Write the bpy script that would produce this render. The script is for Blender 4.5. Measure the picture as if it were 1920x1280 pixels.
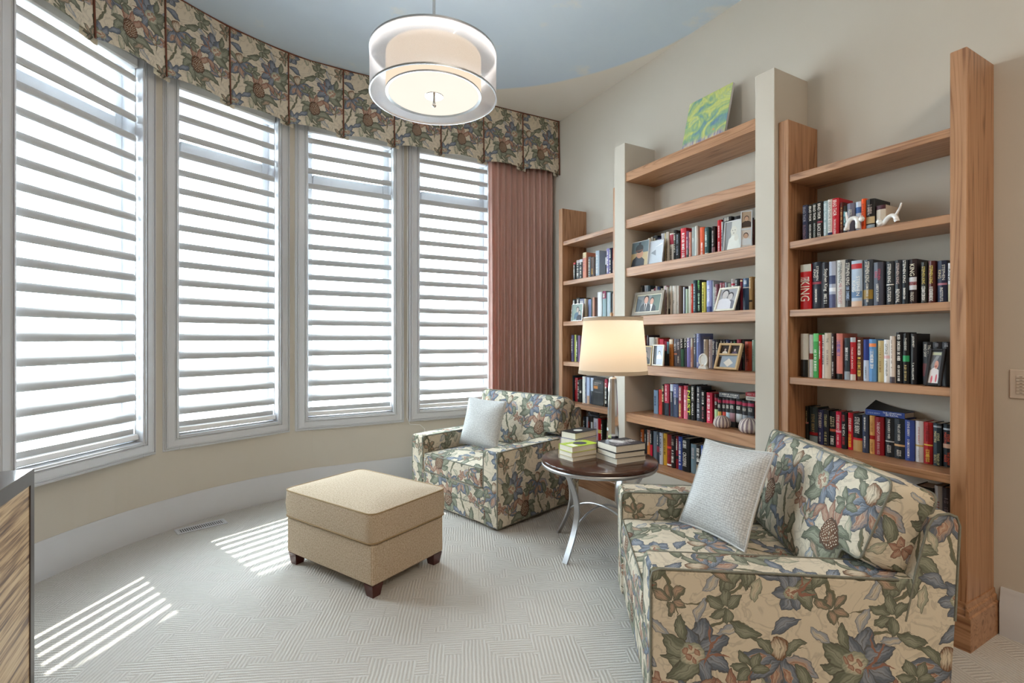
import bpy, bmesh, math, random
from mathutils import Vector, Matrix, geometry
from math import sin, cos, pi, radians, sqrt, atan2, hypot
random.seed(7)
SC = bpy.context.scene
COL = SC.collection
for o in list(bpy.data.objects):
    bpy.data.objects.remove(o)

# ---------------------------------------------------------------- camera, sky, sun, exposure
H, FPX, PY0 = 1.40, 930.5, 635.0
YAW = math.atan(520 / 930.5)
cam = bpy.data.cameras.new('camera'); camo = bpy.data.objects.new('camera', cam); COL.objects.link(camo)
camo.location = (0, 0, H); camo.rotation_euler = (pi / 2, 0, -YAW)
cam.sensor_width = 36; cam.lens = 36 * FPX / 1920; cam.shift_y = -(640 - PY0) / 1920; cam.clip_start = .05
SC.camera = camo
SC.view_settings.view_transform = 'Standard'; SC.view_settings.look = 'None'
SC.view_settings.gamma = 1; SC.view_settings.use_curve_mapping = False
SC.view_settings.exposure = 0.97
SC.cycles.use_denoising = True
SC.cycles.max_bounces = 9; SC.cycles.diffuse_bounces = 4; SC.cycles.glossy_bounces = 4
SC.cycles.transmission_bounces = 8; SC.cycles.transparent_max_bounces = 16
SC.cycles.caustics_reflective = False; SC.cycles.caustics_refractive = False
SC.cycles.sample_clamp_indirect = 6.0
SC.cycles.use_adaptive_sampling = True; SC.cycles.adaptive_threshold = .03

SKY, SUN, FILL = 11.5, 5.5, 46.0
wd = bpy.data.worlds.new('sky'); SC.world = wd; wd.use_nodes = True
bg = wd.node_tree.nodes['Background']; bg.inputs[0].default_value = (.80, .91, 1, 1); bg.inputs[1].default_value = SKY
sl = bpy.data.lights.new('sun', 'SUN'); sl.energy = SUN; sl.angle = radians(.55); sl.color = (1, .96, .9)
so = bpy.data.objects.new('sun', sl); COL.objects.link(so)
_az, _el = radians(-69), radians(55.5)
SDIR = Vector((cos(_az) * cos(_el), sin(_az) * cos(_el), -sin(_el)))
so.rotation_euler = SDIR.to_track_quat('-Z', 'Y').to_euler(); so.location = (-2, 12, 12)


def area(name, loc, rot, sx, sy, energy, color=(1, 1, 1), portal=False):
    l = bpy.data.lights.new(name, 'AREA'); l.shape = 'RECTANGLE'; l.size = sx; l.size_y = sy
    l.energy = energy; l.color = color
    o = bpy.data.objects.new(name, l); COL.objects.link(o); o.location = loc; o.rotation_euler = rot
    if portal: l.cycles.is_portal = True
    return o


area('fill_light', (1.0, -1.4, 3.80), (0, 0, 0), 2.2, 1.4, FILL, (1, .87, .71))  # added warm fill behind the camera, out of view, no fixture modelled

# ---------------------------------------------------------------- projection helpers (photograph pixel -> place in the room)
_F = Vector((sin(YAW), cos(YAW), 0)); _R = Vector((cos(YAW), -sin(YAW), 0))


def ray(px, py): return _F + _R * ((px - 960) / FPX) + Vector((0, 0, (PY0 - py) / FPX))


def onx(px, py, x):
    r = ray(px, py); return r * (x / r.x) + Vector((0, 0, H))


def onz(px, py, z):
    r = ray(px, py); return r * ((z - H) / r.z) + Vector((0, 0, H))


# ---------------------------------------------------------------- materials
def lin(h):
    if isinstance(h, tuple): return h
    h = h.lstrip('#'); c = [int(h[i:i + 2], 16) / 255 for i in (0, 2, 4)]
    return tuple(x / 12.92 if x <= .04045 else ((x + .055) / 1.055) ** 2.4 for x in c)


MATS = {}


class NT:
    def __init__(s, name):
        s.m = bpy.data.materials.new(name); s.m.use_nodes = True; s.t = s.m.node_tree
        s.b = s.t.nodes['Principled BSDF']; s.out = s.t.nodes['Material Output']

    def n(s, typ, ins=None, **kw):
        d = s.t.nodes.new(typ)
        for k, v in kw.items(): setattr(d, k, v)
        for k, v in (ins or {}).items():
            if hasattr(v, 'links') or isinstance(v, bpy.types.NodeSocket): s.t.links.new(v, d.inputs[k])
            else: d.inputs[k].default_value = v
        return d

    def math(s, op, a, b=0.0, c=0.0):
        d = s.t.nodes.new('ShaderNodeMath'); d.operation = op
        for i, v in enumerate((a, b, c)):
            if isinstance(v, bpy.types.NodeSocket): s.t.links.new(v, d.inputs[i])
            else: d.inputs[i].default_value = v
        return d.outputs[0]

    def mix(s, f, a, b):
        d = s.t.nodes.new('ShaderNodeMix'); d.data_type = 'RGBA'
        for i, v in ((0, f), (6, a), (7, b)):
            if isinstance(v, bpy.types.NodeSocket): s.t.links.new(v, d.inputs[i])
            else: d.inputs[i].default_value = v if i == 0 else (*lin(v), 1)
        return d.outputs[2]

    def ramp(s, f, stops, interp='LINEAR'):
        d = s.t.nodes.new('ShaderNodeValToRGB'); s.t.links.new(f, d.inputs[0]); e = d.color_ramp.elements
        d.color_ramp.interpolation = interp
        while len(e) < len(stops): e.new(.5)
        for el, (p, c) in zip(e, stops):
            el.position = p; c = lin(c) if not (isinstance(c, tuple) and len(c) == 4) else c
            el.color = c if len(c) == 4 else (*c, 1)
        return d

    def coord(s, which='Object'): return s.n('ShaderNodeTexCoord').outputs[which]

    def map(s, v, sc=(1, 1, 1), loc=(0, 0, 0), rot=(0, 0, 0)):
        return s.n('ShaderNodeMapping', {0: v, 1: loc, 2: rot, 3: sc}).outputs[0]

    def base(s, c): s.t.links.new(c, s.b.inputs['Base Color'])

    def bump(s, h, strength=.3, dist=.01):
        d = s.n('ShaderNodeBump', {'Strength': strength, 'Distance': dist, 'Height': h})
        s.t.links.new(d.outputs[0], s.b.inputs['Normal'])


def simple(name, col, rough=.5, metal=0, var=.06, scale=9, spec=None, coat=0):
    if name in MATS: return MATS[name]
    a = NT(name); c = lin(col)
    nz = a.n('ShaderNodeTexNoise', {'Vector': a.coord(), 'Scale': scale, 'Detail': 2.0})
    lo = tuple(x * (1 - var) for x in c); hi = tuple(min(1, x * (1 + var)) for x in c)
    a.base(a.mix(nz.outputs[0], lo, hi))
    a.b.inputs['Roughness'].default_value = rough; a.b.inputs['Metallic'].default_value = metal
    if spec is not None: a.b.inputs['Specular IOR Level'].default_value = spec
    if coat: a.b.inputs['Coat Weight'].default_value = coat; a.b.inputs['Coat Roughness'].default_value = .1
    MATS[name] = a.m; return a.m


def paper(h):  # printed paper or board of one colour
    return simple('print_' + h, h, .42, var=.05, scale=40, spec=.35)


def oak(name, axis):
    a = NT(name); co = a.coord()
    sc = {'y': (38, 1.6, 38), 'z': (38, 38, 1.6)}[axis]
    n1 = a.n('ShaderNodeTexNoise', {'Vector': a.map(co, sc), 'Scale': 1.0, 'Detail': 4.0, 'Roughness': .6})
    sc2 = {'y': (9, .55, 9), 'z': (9, 9, .5)}[axis]
    n2 = a.n('ShaderNodeTexNoise', {'Vector': a.map(co, sc2), 'Scale': 1.0, 'Detail': 1.0})
    w = a.math('SINE', a.math('MULTIPLY', n2.outputs[0], 95.0))
    w = a.math('MULTIPLY_ADD', w, .5, .5); w = a.math('POWER', w, 3.0)
    f = a.math('ADD', a.math('MULTIPLY', n1.outputs[0], .75), a.math('MULTIPLY', w, .16))
    r = a.ramp(f, [(.22, (.50, .275, .15)), (.48, (.39, .20, .10)), (.62, (.24, .108, .05)), (.76, (.16, .066, .03))])
    a.base(r.outputs[0]); a.b.inputs['Roughness'].default_value = .38
    a.bump(f, .12, .002)
    MATS[name] = a.m; return a.m


def m_carpet():
    a = NT('carpet'); co = a.coord()
    v = a.map(co, (1, 1, 1), rot=(0, 0, radians(24)))
    vor = a.n('ShaderNodeTexVoronoi', {'Vector': v, 'Scale': 9.5, 'Randomness': .75}, distance='CHEBYCHEV')
    sel = a.math('GREATER_THAN', a.n('ShaderNodeSeparateColor', {0: vor.outputs['Color']}).outputs[0], .5)
    se = a.n('ShaderNodeSeparateXYZ', {0: v})
    nz = a.n('ShaderNodeTexNoise', {'Vector': v, 'Scale': 11.0, 'Detail': 1.0})
    wob = a.math('MULTIPLY', nz.outputs[0], .008)
    wx = a.math('SINE', a.math('MULTIPLY', a.math('ADD', se.outputs[0], wob), 370.0))
    wy = a.math('SINE', a.math('MULTIPLY', a.math('ADD', se.outputs[1], wob), 370.0))
    m = a.n('ShaderNodeMix', {0: sel, 2: wx, 3: wy}); h = m.outputs[0]
    fine = a.n('ShaderNodeTexNoise', {'Vector': co, 'Scale': 260.0, 'Detail': 2.0})
    hh = a.math('ADD', a.math('MULTIPLY', h, .45), a.math('MULTIPLY', fine.outputs[0], 1.3))
    c = a.ramp(a.math('MULTIPLY_ADD', hh, .4, .3), [(.25, (.45, .43, .40)), (.62, (.63, .605, .57))])
    big = a.n('ShaderNodeTexNoise', {'Vector': co, 'Scale': 1.7, 'Detail': 2.0})
    a.base(a.mix(a.math('MULTIPLY', big.outputs[0], .22), c.outputs[0], (.52, .485, .44)))
    a.b.inputs['Roughness'].default_value = .95; a.b.inputs['Specular IOR Level'].default_value = .1
    a.bump(hh, .55, .006); MATS['carpet'] = a.m; return a.m


def m_ceiling():
    a = NT('painted_ceiling'); co = a.coord()
    v = a.n('ShaderNodeVectorMath', {0: co, 1: (.89, 2.41, 3.835)}, operation='SUBTRACT').outputs[0]
    d = a.n('ShaderNodeVectorMath', {0: v}, operation='LENGTH').outputs['Value']
    wob = a.n('ShaderNodeTexNoise', {'Vector': co, 'Scale': 3.0})
    d = a.math('ADD', d, a.math('MULTIPLY', wob.outputs[0], .02))
    msk = a.n('ShaderNodeMapRange', {0: d, 1: 2.315, 2: 2.345, 3: 1.0, 4: 0.0}).outputs[0]
    n = a.n('ShaderNodeTexNoise', {'Vector': co, 'Scale': 2.1, 'Detail': 5.0, 'Roughness': .55})
    cl = a.ramp(n.outputs[0], [(.40, (.57, .67, .78)), (.60, (.59, .69, .79)), (.70, (.72, .73, .72)), (.78, (.78, .75, .70))])
    a.base(a.mix(msk, (.74, .70, .64), cl.outputs[0])); a.b.inputs['Roughness'].default_value = .9
    a.b.inputs['Specular IOR Level'].default_value = .15
    return a.m


def m_sheer(name, alpha, col=(.95, .96, 1)):
    a = NT(name); t = a.n('ShaderNodeBsdfTransparent', {0: (1, 1, 1, 1)}); tl = a.n('ShaderNodeBsdfTranslucent', {0: (*col, 1)})
    df = a.n('ShaderNodeBsdfDiffuse', {0: (*col, 1)})
    m1 = a.n('ShaderNodeMixShader', {0: .5, 1: tl.outputs[0], 2: df.outputs[0]})
    nz = a.n('ShaderNodeTexNoise', {'Vector': a.coord(), 'Scale': 600.0})
    f = a.math('MULTIPLY_ADD', nz.outputs[0], alpha * .4, alpha * .8)
    m2 = a.n('ShaderNodeMixShader', {0: f, 1: t.outputs[0], 2: m1.outputs[0]})
    a.t.links.new(m2.outputs[0], a.out.inputs[0]); return a.m


def m_glass():
    a = NT('window_glass'); t = a.n('ShaderNodeBsdfTransparent', {0: (.97, .99, .98, 1)}); g = a.n('ShaderNodeBsdfGlossy', {1: .02})
    fr = a.n('ShaderNodeLayerWeight', {0: .5}); fr = a.math('MULTIPLY_ADD', a.math('POWER', fr.outputs['Facing'], 5.0), .6, .04)
    m2 = a.n('ShaderNodeMixShader', {0: fr, 1: t.outputs[0], 2: g.outputs[0]})
    a.t.links.new(m2.outputs[0], a.out.inputs[0]); return a.m


def m_translucent(name, col, f=.45, rough=.8, emit=0, ecol=(1, .8, .55)):
    a = NT(name); nz = a.n('ShaderNodeTexNoise', {'Vector': a.map(a.coord(), (300, 300, 300)), 'Scale': 1.0})
    c = a.mix(nz.outputs[0], tuple(x * .95 for x in lin(col)), lin(col))
    tl = a.n('ShaderNodeBsdfTranslucent', {0: c}); df = a.n('ShaderNodeBsdfDiffuse', {0: c, 1: rough})
    m1 = a.n('ShaderNodeMixShader', {0: f, 1: df.outputs[0], 2: tl.outputs[0]})
    a.t.links.new(m1.outputs[0], a.out.inputs[0]); return a.m


def m_emit(name, col, s):
    a = NT(name); nz = a.n('ShaderNodeTexNoise', {'Vector': a.coord(), 'Scale': 5.0})
    e = a.n('ShaderNodeEmission', {0: a.mix(nz.outputs[0], tuple(x * .94 for x in col), col), 1: s})
    a.t.links.new(e.outputs[0], a.out.inputs[0]); return a.m


# woven floral print: every petal, leaf and stem is a lens drawn with nodes in a repeating tile
def leaf_group():
    g = bpy.data.node_groups.new('print_leaf', 'ShaderNodeTree')
    for nm, ty in (('Color', 'NodeSocketColor'), ('UV', 'NodeSocketVector'), ('Centre', 'NodeSocketVector'), ('Rot', 'NodeSocketVector'),
                   ('Size', 'NodeSocketVector'), ('Bend', 'NodeSocketFloat'), ('In', 'NodeSocketColor'), ('Out', 'NodeSocketColor'), ('Line', 'NodeSocketColor'), ('Round', 'NodeSocketFloat')):
        g.interface.new_socket(nm, in_out='INPUT', socket_type=ty)
    g.interface.new_socket('Color', in_out='OUTPUT', socket_type='NodeSocketColor')
    gi = g.nodes.new('NodeGroupInput'); go = g.nodes.new('NodeGroupOutput'); L = g.links.new

    def M(op, a, b=None, c=None):
        d = g.nodes.new('ShaderNodeMath'); d.operation = op
        for i, v in enumerate((a, b, c)):
            if v is None: continue
            if isinstance(v, bpy.types.NodeSocket): L(v, d.inputs[i])
            else: d.inputs[i].default_value = v
        return d.outputs[0]
    s = g.nodes.new('ShaderNodeVectorMath'); s.operation = 'SUBTRACT'; L(gi.outputs['UV'], s.inputs[0]); L(gi.outputs['Centre'], s.inputs[1])
    w = g.nodes.new('ShaderNodeVectorMath'); w.operation = 'WRAP'; L(s.outputs[0], w.inputs[0])
    w.inputs[1].default_value = (TILE / 2, TILE / 2, 1); w.inputs[2].default_value = (-TILE / 2, -TILE / 2, -1)
    m = g.nodes.new('ShaderNodeMapping'); m.vector_type = 'TEXTURE'; L(w.outputs[0], m.inputs[0]); L(gi.outputs['Rot'], m.inputs[2]); L(gi.outputs['Size'], m.inputs[3])
    x = g.nodes.new('ShaderNodeSeparateXYZ'); L(m.outputs[0], x.inputs[0])
    xx = M('MULTIPLY', x.outputs[0], x.outputs[0])
    yb = M('SUBTRACT', x.outputs[1], M('MULTIPLY', gi.outputs['Bend'], xx))
    ya = M('ABSOLUTE', yb)
    yr = M('MULTIPLY', ya, ya)
    mixn = g.nodes.new('ShaderNodeMix'); L(gi.outputs['Round'], mixn.inputs[0]); L(ya, mixn.inputs[2]); L(yr, mixn.inputs[3])
    t = M('ADD', mixn.outputs[0], xx)
    ts = M('MULTIPLY_ADD', yb, .3, t)              # one side of each leaf a little darker
    k = g.nodes.new('ShaderNodeMapRange'); k.inputs[1].default_value = .05; k.inputs[2].default_value = .75; L(ts, k.inputs[0])
    c1 = g.nodes.new('ShaderNodeMix'); c1.data_type = 'RGBA'; L(k.outputs[0], c1.inputs[0]); L(gi.outputs['In'], c1.inputs[6]); L(gi.outputs['Out'], c1.inputs[7])
    ln = M('GREATER_THAN', t, .86)
    stre = M('MULTIPLY', M('SINE', M('MULTIPLY_ADD', yb, 21.0, M('MULTIPLY', xx, 6.0))), .17)
    kk = M('ADD', k.outputs[0], stre)
    L(kk, c1.inputs[0])
    vein = M('MULTIPLY', M('LESS_THAN', ya, .045), M('LESS_THAN', xx, .6))
    lv = M('MULTIPLY', M('MAXIMUM', ln, vein), .55)
    c2 = g.nodes.new('ShaderNodeMix'); c2.data_type = 'RGBA'; L(lv, c2.inputs[0]); L(c1.outputs[2], c2.inputs[6]); L(gi.outputs['Line'], c2.inputs[7])
    al = M('LESS_THAN', t, 1.0)
    c3 = g.nodes.new('ShaderNodeMix'); c3.data_type = 'RGBA'; L(al, c3.inputs[0]); L(gi.outputs['Color'], c3.inputs[6]); L(c2.outputs[2], c3.inputs[7])
    L(c3.outputs[2], go.inputs[0]); return g


TILE = .66


def m_floral(name, ground='d6cbb7', scale=1.0):
    global LEAFG
    a = NT(name); uv = a.map(a.coord('UV'), (scale, scale, scale))
    nz = a.n('ShaderNodeTexNoise', {'Vector': uv, 'Scale': 16.0, 'Detail': 2.5, 'Roughness': .65})
    off = a.n('ShaderNodeVectorMath', {0: nz.outputs[1], 1: (.5, .5, .5)}, operation='SUBTRACT').outputs[0]
    uvd = a.n('ShaderNodeVectorMath', {0: off, 1: (.05, .05, 0), 2: uv}, operation='MULTIPLY_ADD').outputs[0]
    bgn = a.n('ShaderNodeTexNoise', {'Vector': uv, 'Scale': 9.0, 'Detail': 3.0, 'Distortion': 1.2})
    g = lin(ground)
    gr = a.ramp(bgn.outputs[0], [(.44, g), (.475, tuple(x * .80 for x in g)), (.49, tuple(x * .78 for x in g)), (.52, g), (.60, g), (.63, tuple(x * .86 for x in g)), (.67, g)])
    col = gr.outputs[0]
    BL, BD, GN, GD, TC, OR, BR, LN, CR = '929aa6', '5c6676', '989c8a', '64695b', '93695b', 'bd9f8a', '75533f', '4c4944', 'd2c6b0'
    E = []

    def lf(cx, cy, ang, a_, b_, bend, ci, cout, line=LN, rnd=0): E.append((cx, cy, ang, a_, b_, bend, ci, cout, line, rnd))
    # stems
    for s in ((.10, .30, 70, .17, .010, 5), (.33, .10, 150, .20, .009, -6), (.50, .40, 110, .20, .010, 6), (.20, .56, 20, .19, .009, 6), (.58, .14, 60, .16, .009, -5), (.40, .62, 160, .15, .008, 5)):
        lf(*s, GD, '74705a', LN)

    # open flower with long petals and a lattice heart

    def flower(cx, cy, r0, s=1.0):
        for k, (an, ci, cout, b) in enumerate(((200, OR, BL, .034), (245, BL, BD, .03), (285, OR, BD, .034), (325, BL, BD, .034), (358, BL, BD, .03))):
            an2 = radians(an + r0); L_ = .078 * s
            lf(cx + cos(an2) * L_, cy + sin(an2) * L_, an + r0, L_ * 1.05, b * s * 1.15, .5 * (-1) ** k, ci, cout)
            lf(cx + cos(an2) * L_ * 1.05, cy + sin(an2) * L_ * 1.05, an + r0, L_ * .5, b * s * .45, .3 * (-1) ** k, OR, TC, CR)
        lf(cx, cy + .035 * s, 90 + r0, .048 * s, .040 * s, 0, CR, BR, LN, 1)
        lf(cx - .055 * s, cy + .05 * s, 140 + r0, .05 * s, .02 * s, .8, GN, GD); lf(cx + .055 * s, cy + .05 * s, 40 + r0, .05 * s, .02 * s, -.8, GN, GD)
    # big blue acanthus with coral fruit

    def acanthus(cx, cy, r0, s=1.0):
        for an, d, a_, b_ in ((100, .07, .085, .05), (150, .075, .08, .045), (205, .08, .08, .042), (250, .075, .08, .04), (60, .06, .07, .042)):
            q = radians(an + r0); lf(cx + cos(q) * d * s, cy + sin(q) * d * s, an + r0, a_ * s, b_ * s, .25, BL, BD)
        for an, d in ((330, .07), (10, .085), (300, .09)):
            q = radians(an + r0); lf(cx + cos(q) * d * s, cy + sin(q) * d * s, an + r0 + 20, .09 * s, .045 * s, .6, GN, GD)
        lf(cx + .02 * s, cy - .005 * s, r0 - 30, .055 * s, .05 * s, 0, CR, GN, GD, 1)
        for dx, dy in ((.0, .0), (.035, -.02), (.03, .02), (.05, .005), (.01, -.035)):
            lf(cx + dx * s, cy + dy * s, 60 + r0, .017 * s, .011 * s, 0, OR, TC, TC)
        lf(cx - .06 * s, cy + .03 * s, 120 + r0, .10 * s, .006, 4, TC, TC, TC); lf(cx - .07 * s, cy - .01, 170 + r0, .07 * s, .006, 3, TC, TC, TC); lf(cx - .05 * s, cy + .07 * s, 70 + r0, .05 * s, .005, 3, TC, TC, TC)
    # cone cupped in curling leaves

    def cone(cx, cy, r0, s=1.0):
        for an, d, a_, b_, bd in ((190, .085, .095, .035, .9), (235, .08, .09, .036, .7), (280, .085, .10, .042, -.5), (330, .09, .11, .040, -1.0), (150, .08, .07, .026, .8)):
            q = radians(an + r0); lf(cx + cos(q) * d * s, cy + sin(q) * d * s, an + r0 + 25, a_ * s, b_ * s, bd, GN, GD)
        for an, d in ((80, .095), (110, .10), (50, .09)):
            q = radians(an + r0); lf(cx + cos(q) * d * s, cy + sin(q) * d * s, an + r0, .06 * s, .022 * s, .4, OR, TC)
        lf(cx, cy, 90 + r0, .072 * s, .056 * s, .1, BR, '5b3a2b', LN, 1)
        return (cx, cy)
    # leafy sprig

    def sprig(cx, cy, r0, s=1.0, cols=(GN, GD)):
        for an, d in ((0, .06), (55, .045), (-55, .045), (110, .04), (-110, .04)):
            q = radians(an + r0); lf(cx + cos(q) * d * s, cy + sin(q) * d * s, an + r0, .042 * s, .024 * s, .3, *cols)
    flower(.12, .50, 0, 1.05); flower(.50, .28, 190, .7)
    acanthus(.46, .50, 0, 1.0); acanthus(.06, .12, 200, .62)
    cone(.30, .28, 0, 1.05)
    sprig(.24, .44, 60, .95); sprig(.58, .06, 140, .9, (OR, GD)); sprig(.33, .04, 20, 1.0); sprig(.61, .36, -60, .7, (OR, TC))
    for q in ((.18, .36, 70, .05, .018), (.40, .14, -50, .055, .022), (.22, .12, 100, .06, .024), (.62, .60, 40, .055, .022), (.33, .60, -20, .05, .02), (.45, .02, 110, .06, .024), (.04, .33, -40, .05, .02)):
        lf(*q, .4, CR, BL if q[0] > .3 else GN)
    for q in ((.26, .60, 20, .07, .03, .5, GN, GD), (.62, .20, 100, .075, .03, -.6, GN, GD), (.17, .20, 200, .06, .028, .6, BL, BD), (.02, .42, 70, .065, .028, -.5, GN, GD), (.42, .36, 130, .055, .024, .5, OR, TC), (.10, .64, 150, .07, .028, .5, BL, BD), (.36, .18, 30, .06, .024, -.5, OR, GD), (.53, .60, 80, .06, .026, .5, GN, GD)): lf(*q)
    LG = LEAFG
    for (cx, cy, ang, a_, b_, bend, ci, cout, line, rnd) in E:
        d = a.t.nodes.new('ShaderNodeGroup'); d.node_tree = LG
        uvi = a.n('ShaderNodeVectorMath', {0: col, 1: (1e-7, 1e-7, 1e-7), 2: uvd}, operation='MULTIPLY_ADD').outputs[0]   # keeps the leaves in order
        a.t.links.new(col, d.inputs['Color']); a.t.links.new(uvi, d.inputs['UV'])
        d.inputs['Centre'].default_value = (cx, cy, 0); d.inputs['Rot'].default_value = (0, 0, radians(ang)); d.inputs['Size'].default_value = (a_, b_, 1)
        d.inputs['Bend'].default_value = bend; d.inputs['Round'].default_value = rnd
        for k, c in (('In', ci), ('Out', cout), ('Line', line)): d.inputs[k].default_value = (*lin(c), 1)
        col = d.outputs[0]
    # pale dots over the cone
    p = a.n('ShaderNodeVectorMath', {0: uvd, 1: (.30, .28, 0)}, operation='SUBTRACT').outputs[0]
    p = a.n('ShaderNodeVectorMath', {0: p, 1: (TILE / 2, TILE / 2, 1), 2: (-TILE / 2, -TILE / 2, -1)}, operation='WRAP').outputs[0]
    rr = a.n('ShaderNodeVectorMath', {0: a.map(p, (1 / .052, 1 / .066, 1))}, operation='LENGTH').outputs['Value']
    vo = a.n('ShaderNodeTexVoronoi', {'Vector': a.map(p, (1, 1, 1), rot=(0, 0, .785)), 'Scale': 75.0, 'Randomness': .15})
    dots = a.math('MULTIPLY', a.math('LESS_THAN', vo.outputs['Distance'], .26), a.math('LESS_THAN', rr, 1.0))
    col = a.mix(dots, col, CR)
    wv = a.n('ShaderNodeTexNoise', {'Vector': a.map(uv, (420, 420, 1)), 'Scale': 1.0})
    col = a.mix(a.math('MULTIPLY', wv.outputs[0], .22), col, '8a857a')
    a.base(col); a.b.inputs['Roughness'].default_value = .85; a.b.inputs['Specular IOR Level'].default_value = .15
    MATS[name] = a.m; return a.m


LEAFG = leaf_group()
M_FLORAL = m_floral('floral_weave', scale=1.22)
M_OAKY, M_OAKZ = oak('oak_along', 'y'), oak('oak_upright', 'z')
M_CARPET = m_carpet()
M_CEIL = m_ceiling()
M_WALL = simple('wall_paint', (.58, .54, .475), .85, var=.02, scale=3, spec=.2)
M_TRIM = simple('white_trim', (.60, .61, .64), .42, var=.02)
M_SHEER = m_sheer('sheer_cloth', .05); M_SHEER2 = m_sheer('sheer_cloth_front', .02)
M_VANE = m_translucent('vane_cloth', (.60, .61, .62), .01)
M_GLASS = m_glass()
M_RAIL = simple('shade_rail', (.82, .82, .83), .4)
M_PIPE = simple('welt_cord', '77776c', .8, var=.35, scale=70)
M_RUST = simple('rust_welt', '6e4232', .8, var=.2, scale=60)
M_CHROME = simple('chrome', (.85, .85, .86), .08, 1, var=.01)
M_STEEL = simple('brushed_steel', (.52, .53, .55), .33, 1, var=.06, scale=80)
M_DARKWOOD = simple('dark_wood', '3b2219', .28, var=.25, scale=14, coat=.3)
M_FOOT = simple('mahogany_foot', '4a1d18', .3, var=.2, scale=20, coat=.3)
M_PAGES = simple('page_edges', 'e0d9ca', .8, var=.10, scale=160)
M_BLACK = simple('dark_gap', (.012, .012, .012), .8)
M_IVORY = simple('white_ceramic', (.80, .80, .80), .15, var=.01, coat=.5)
M_TABLETOP = simple('walnut_top', '40251c', .22, var=.25, scale=16, coat=.35)


def m_cloth(name, c1, c2, scale, bump=.3):
    a = NT(name); co = a.coord('UV')
    v = a.n('ShaderNodeTexVoronoi', {'Vector': co, 'Scale': scale, 'Randomness': .25})
    n = a.n('ShaderNodeTexNoise', {'Vector': co, 'Scale': scale * .9, 'Detail': 3.0})
    f = a.math('ADD', a.math('MULTIPLY', v.outputs['Distance'], .8), a.math('MULTIPLY', n.outputs[0], .5))
    r = a.ramp(f, [(.25, lin(c1)), (.85, lin(c2))]); a.base(r.outputs[0]); a.b.inputs['Roughness'].default_value = .9
    a.b.inputs['Specular IOR Level'].default_value = .12
    a.bump(f, bump, .004); MATS[name] = a.m; return a.m


M_PILLOW = m_cloth('waffle_cloth', 'dad9d7', 'a4a4a4', 95, .6)
M_OTTO = m_cloth('boucle_cloth', 'dac9b3', '9c876e', 120, .6)


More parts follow.
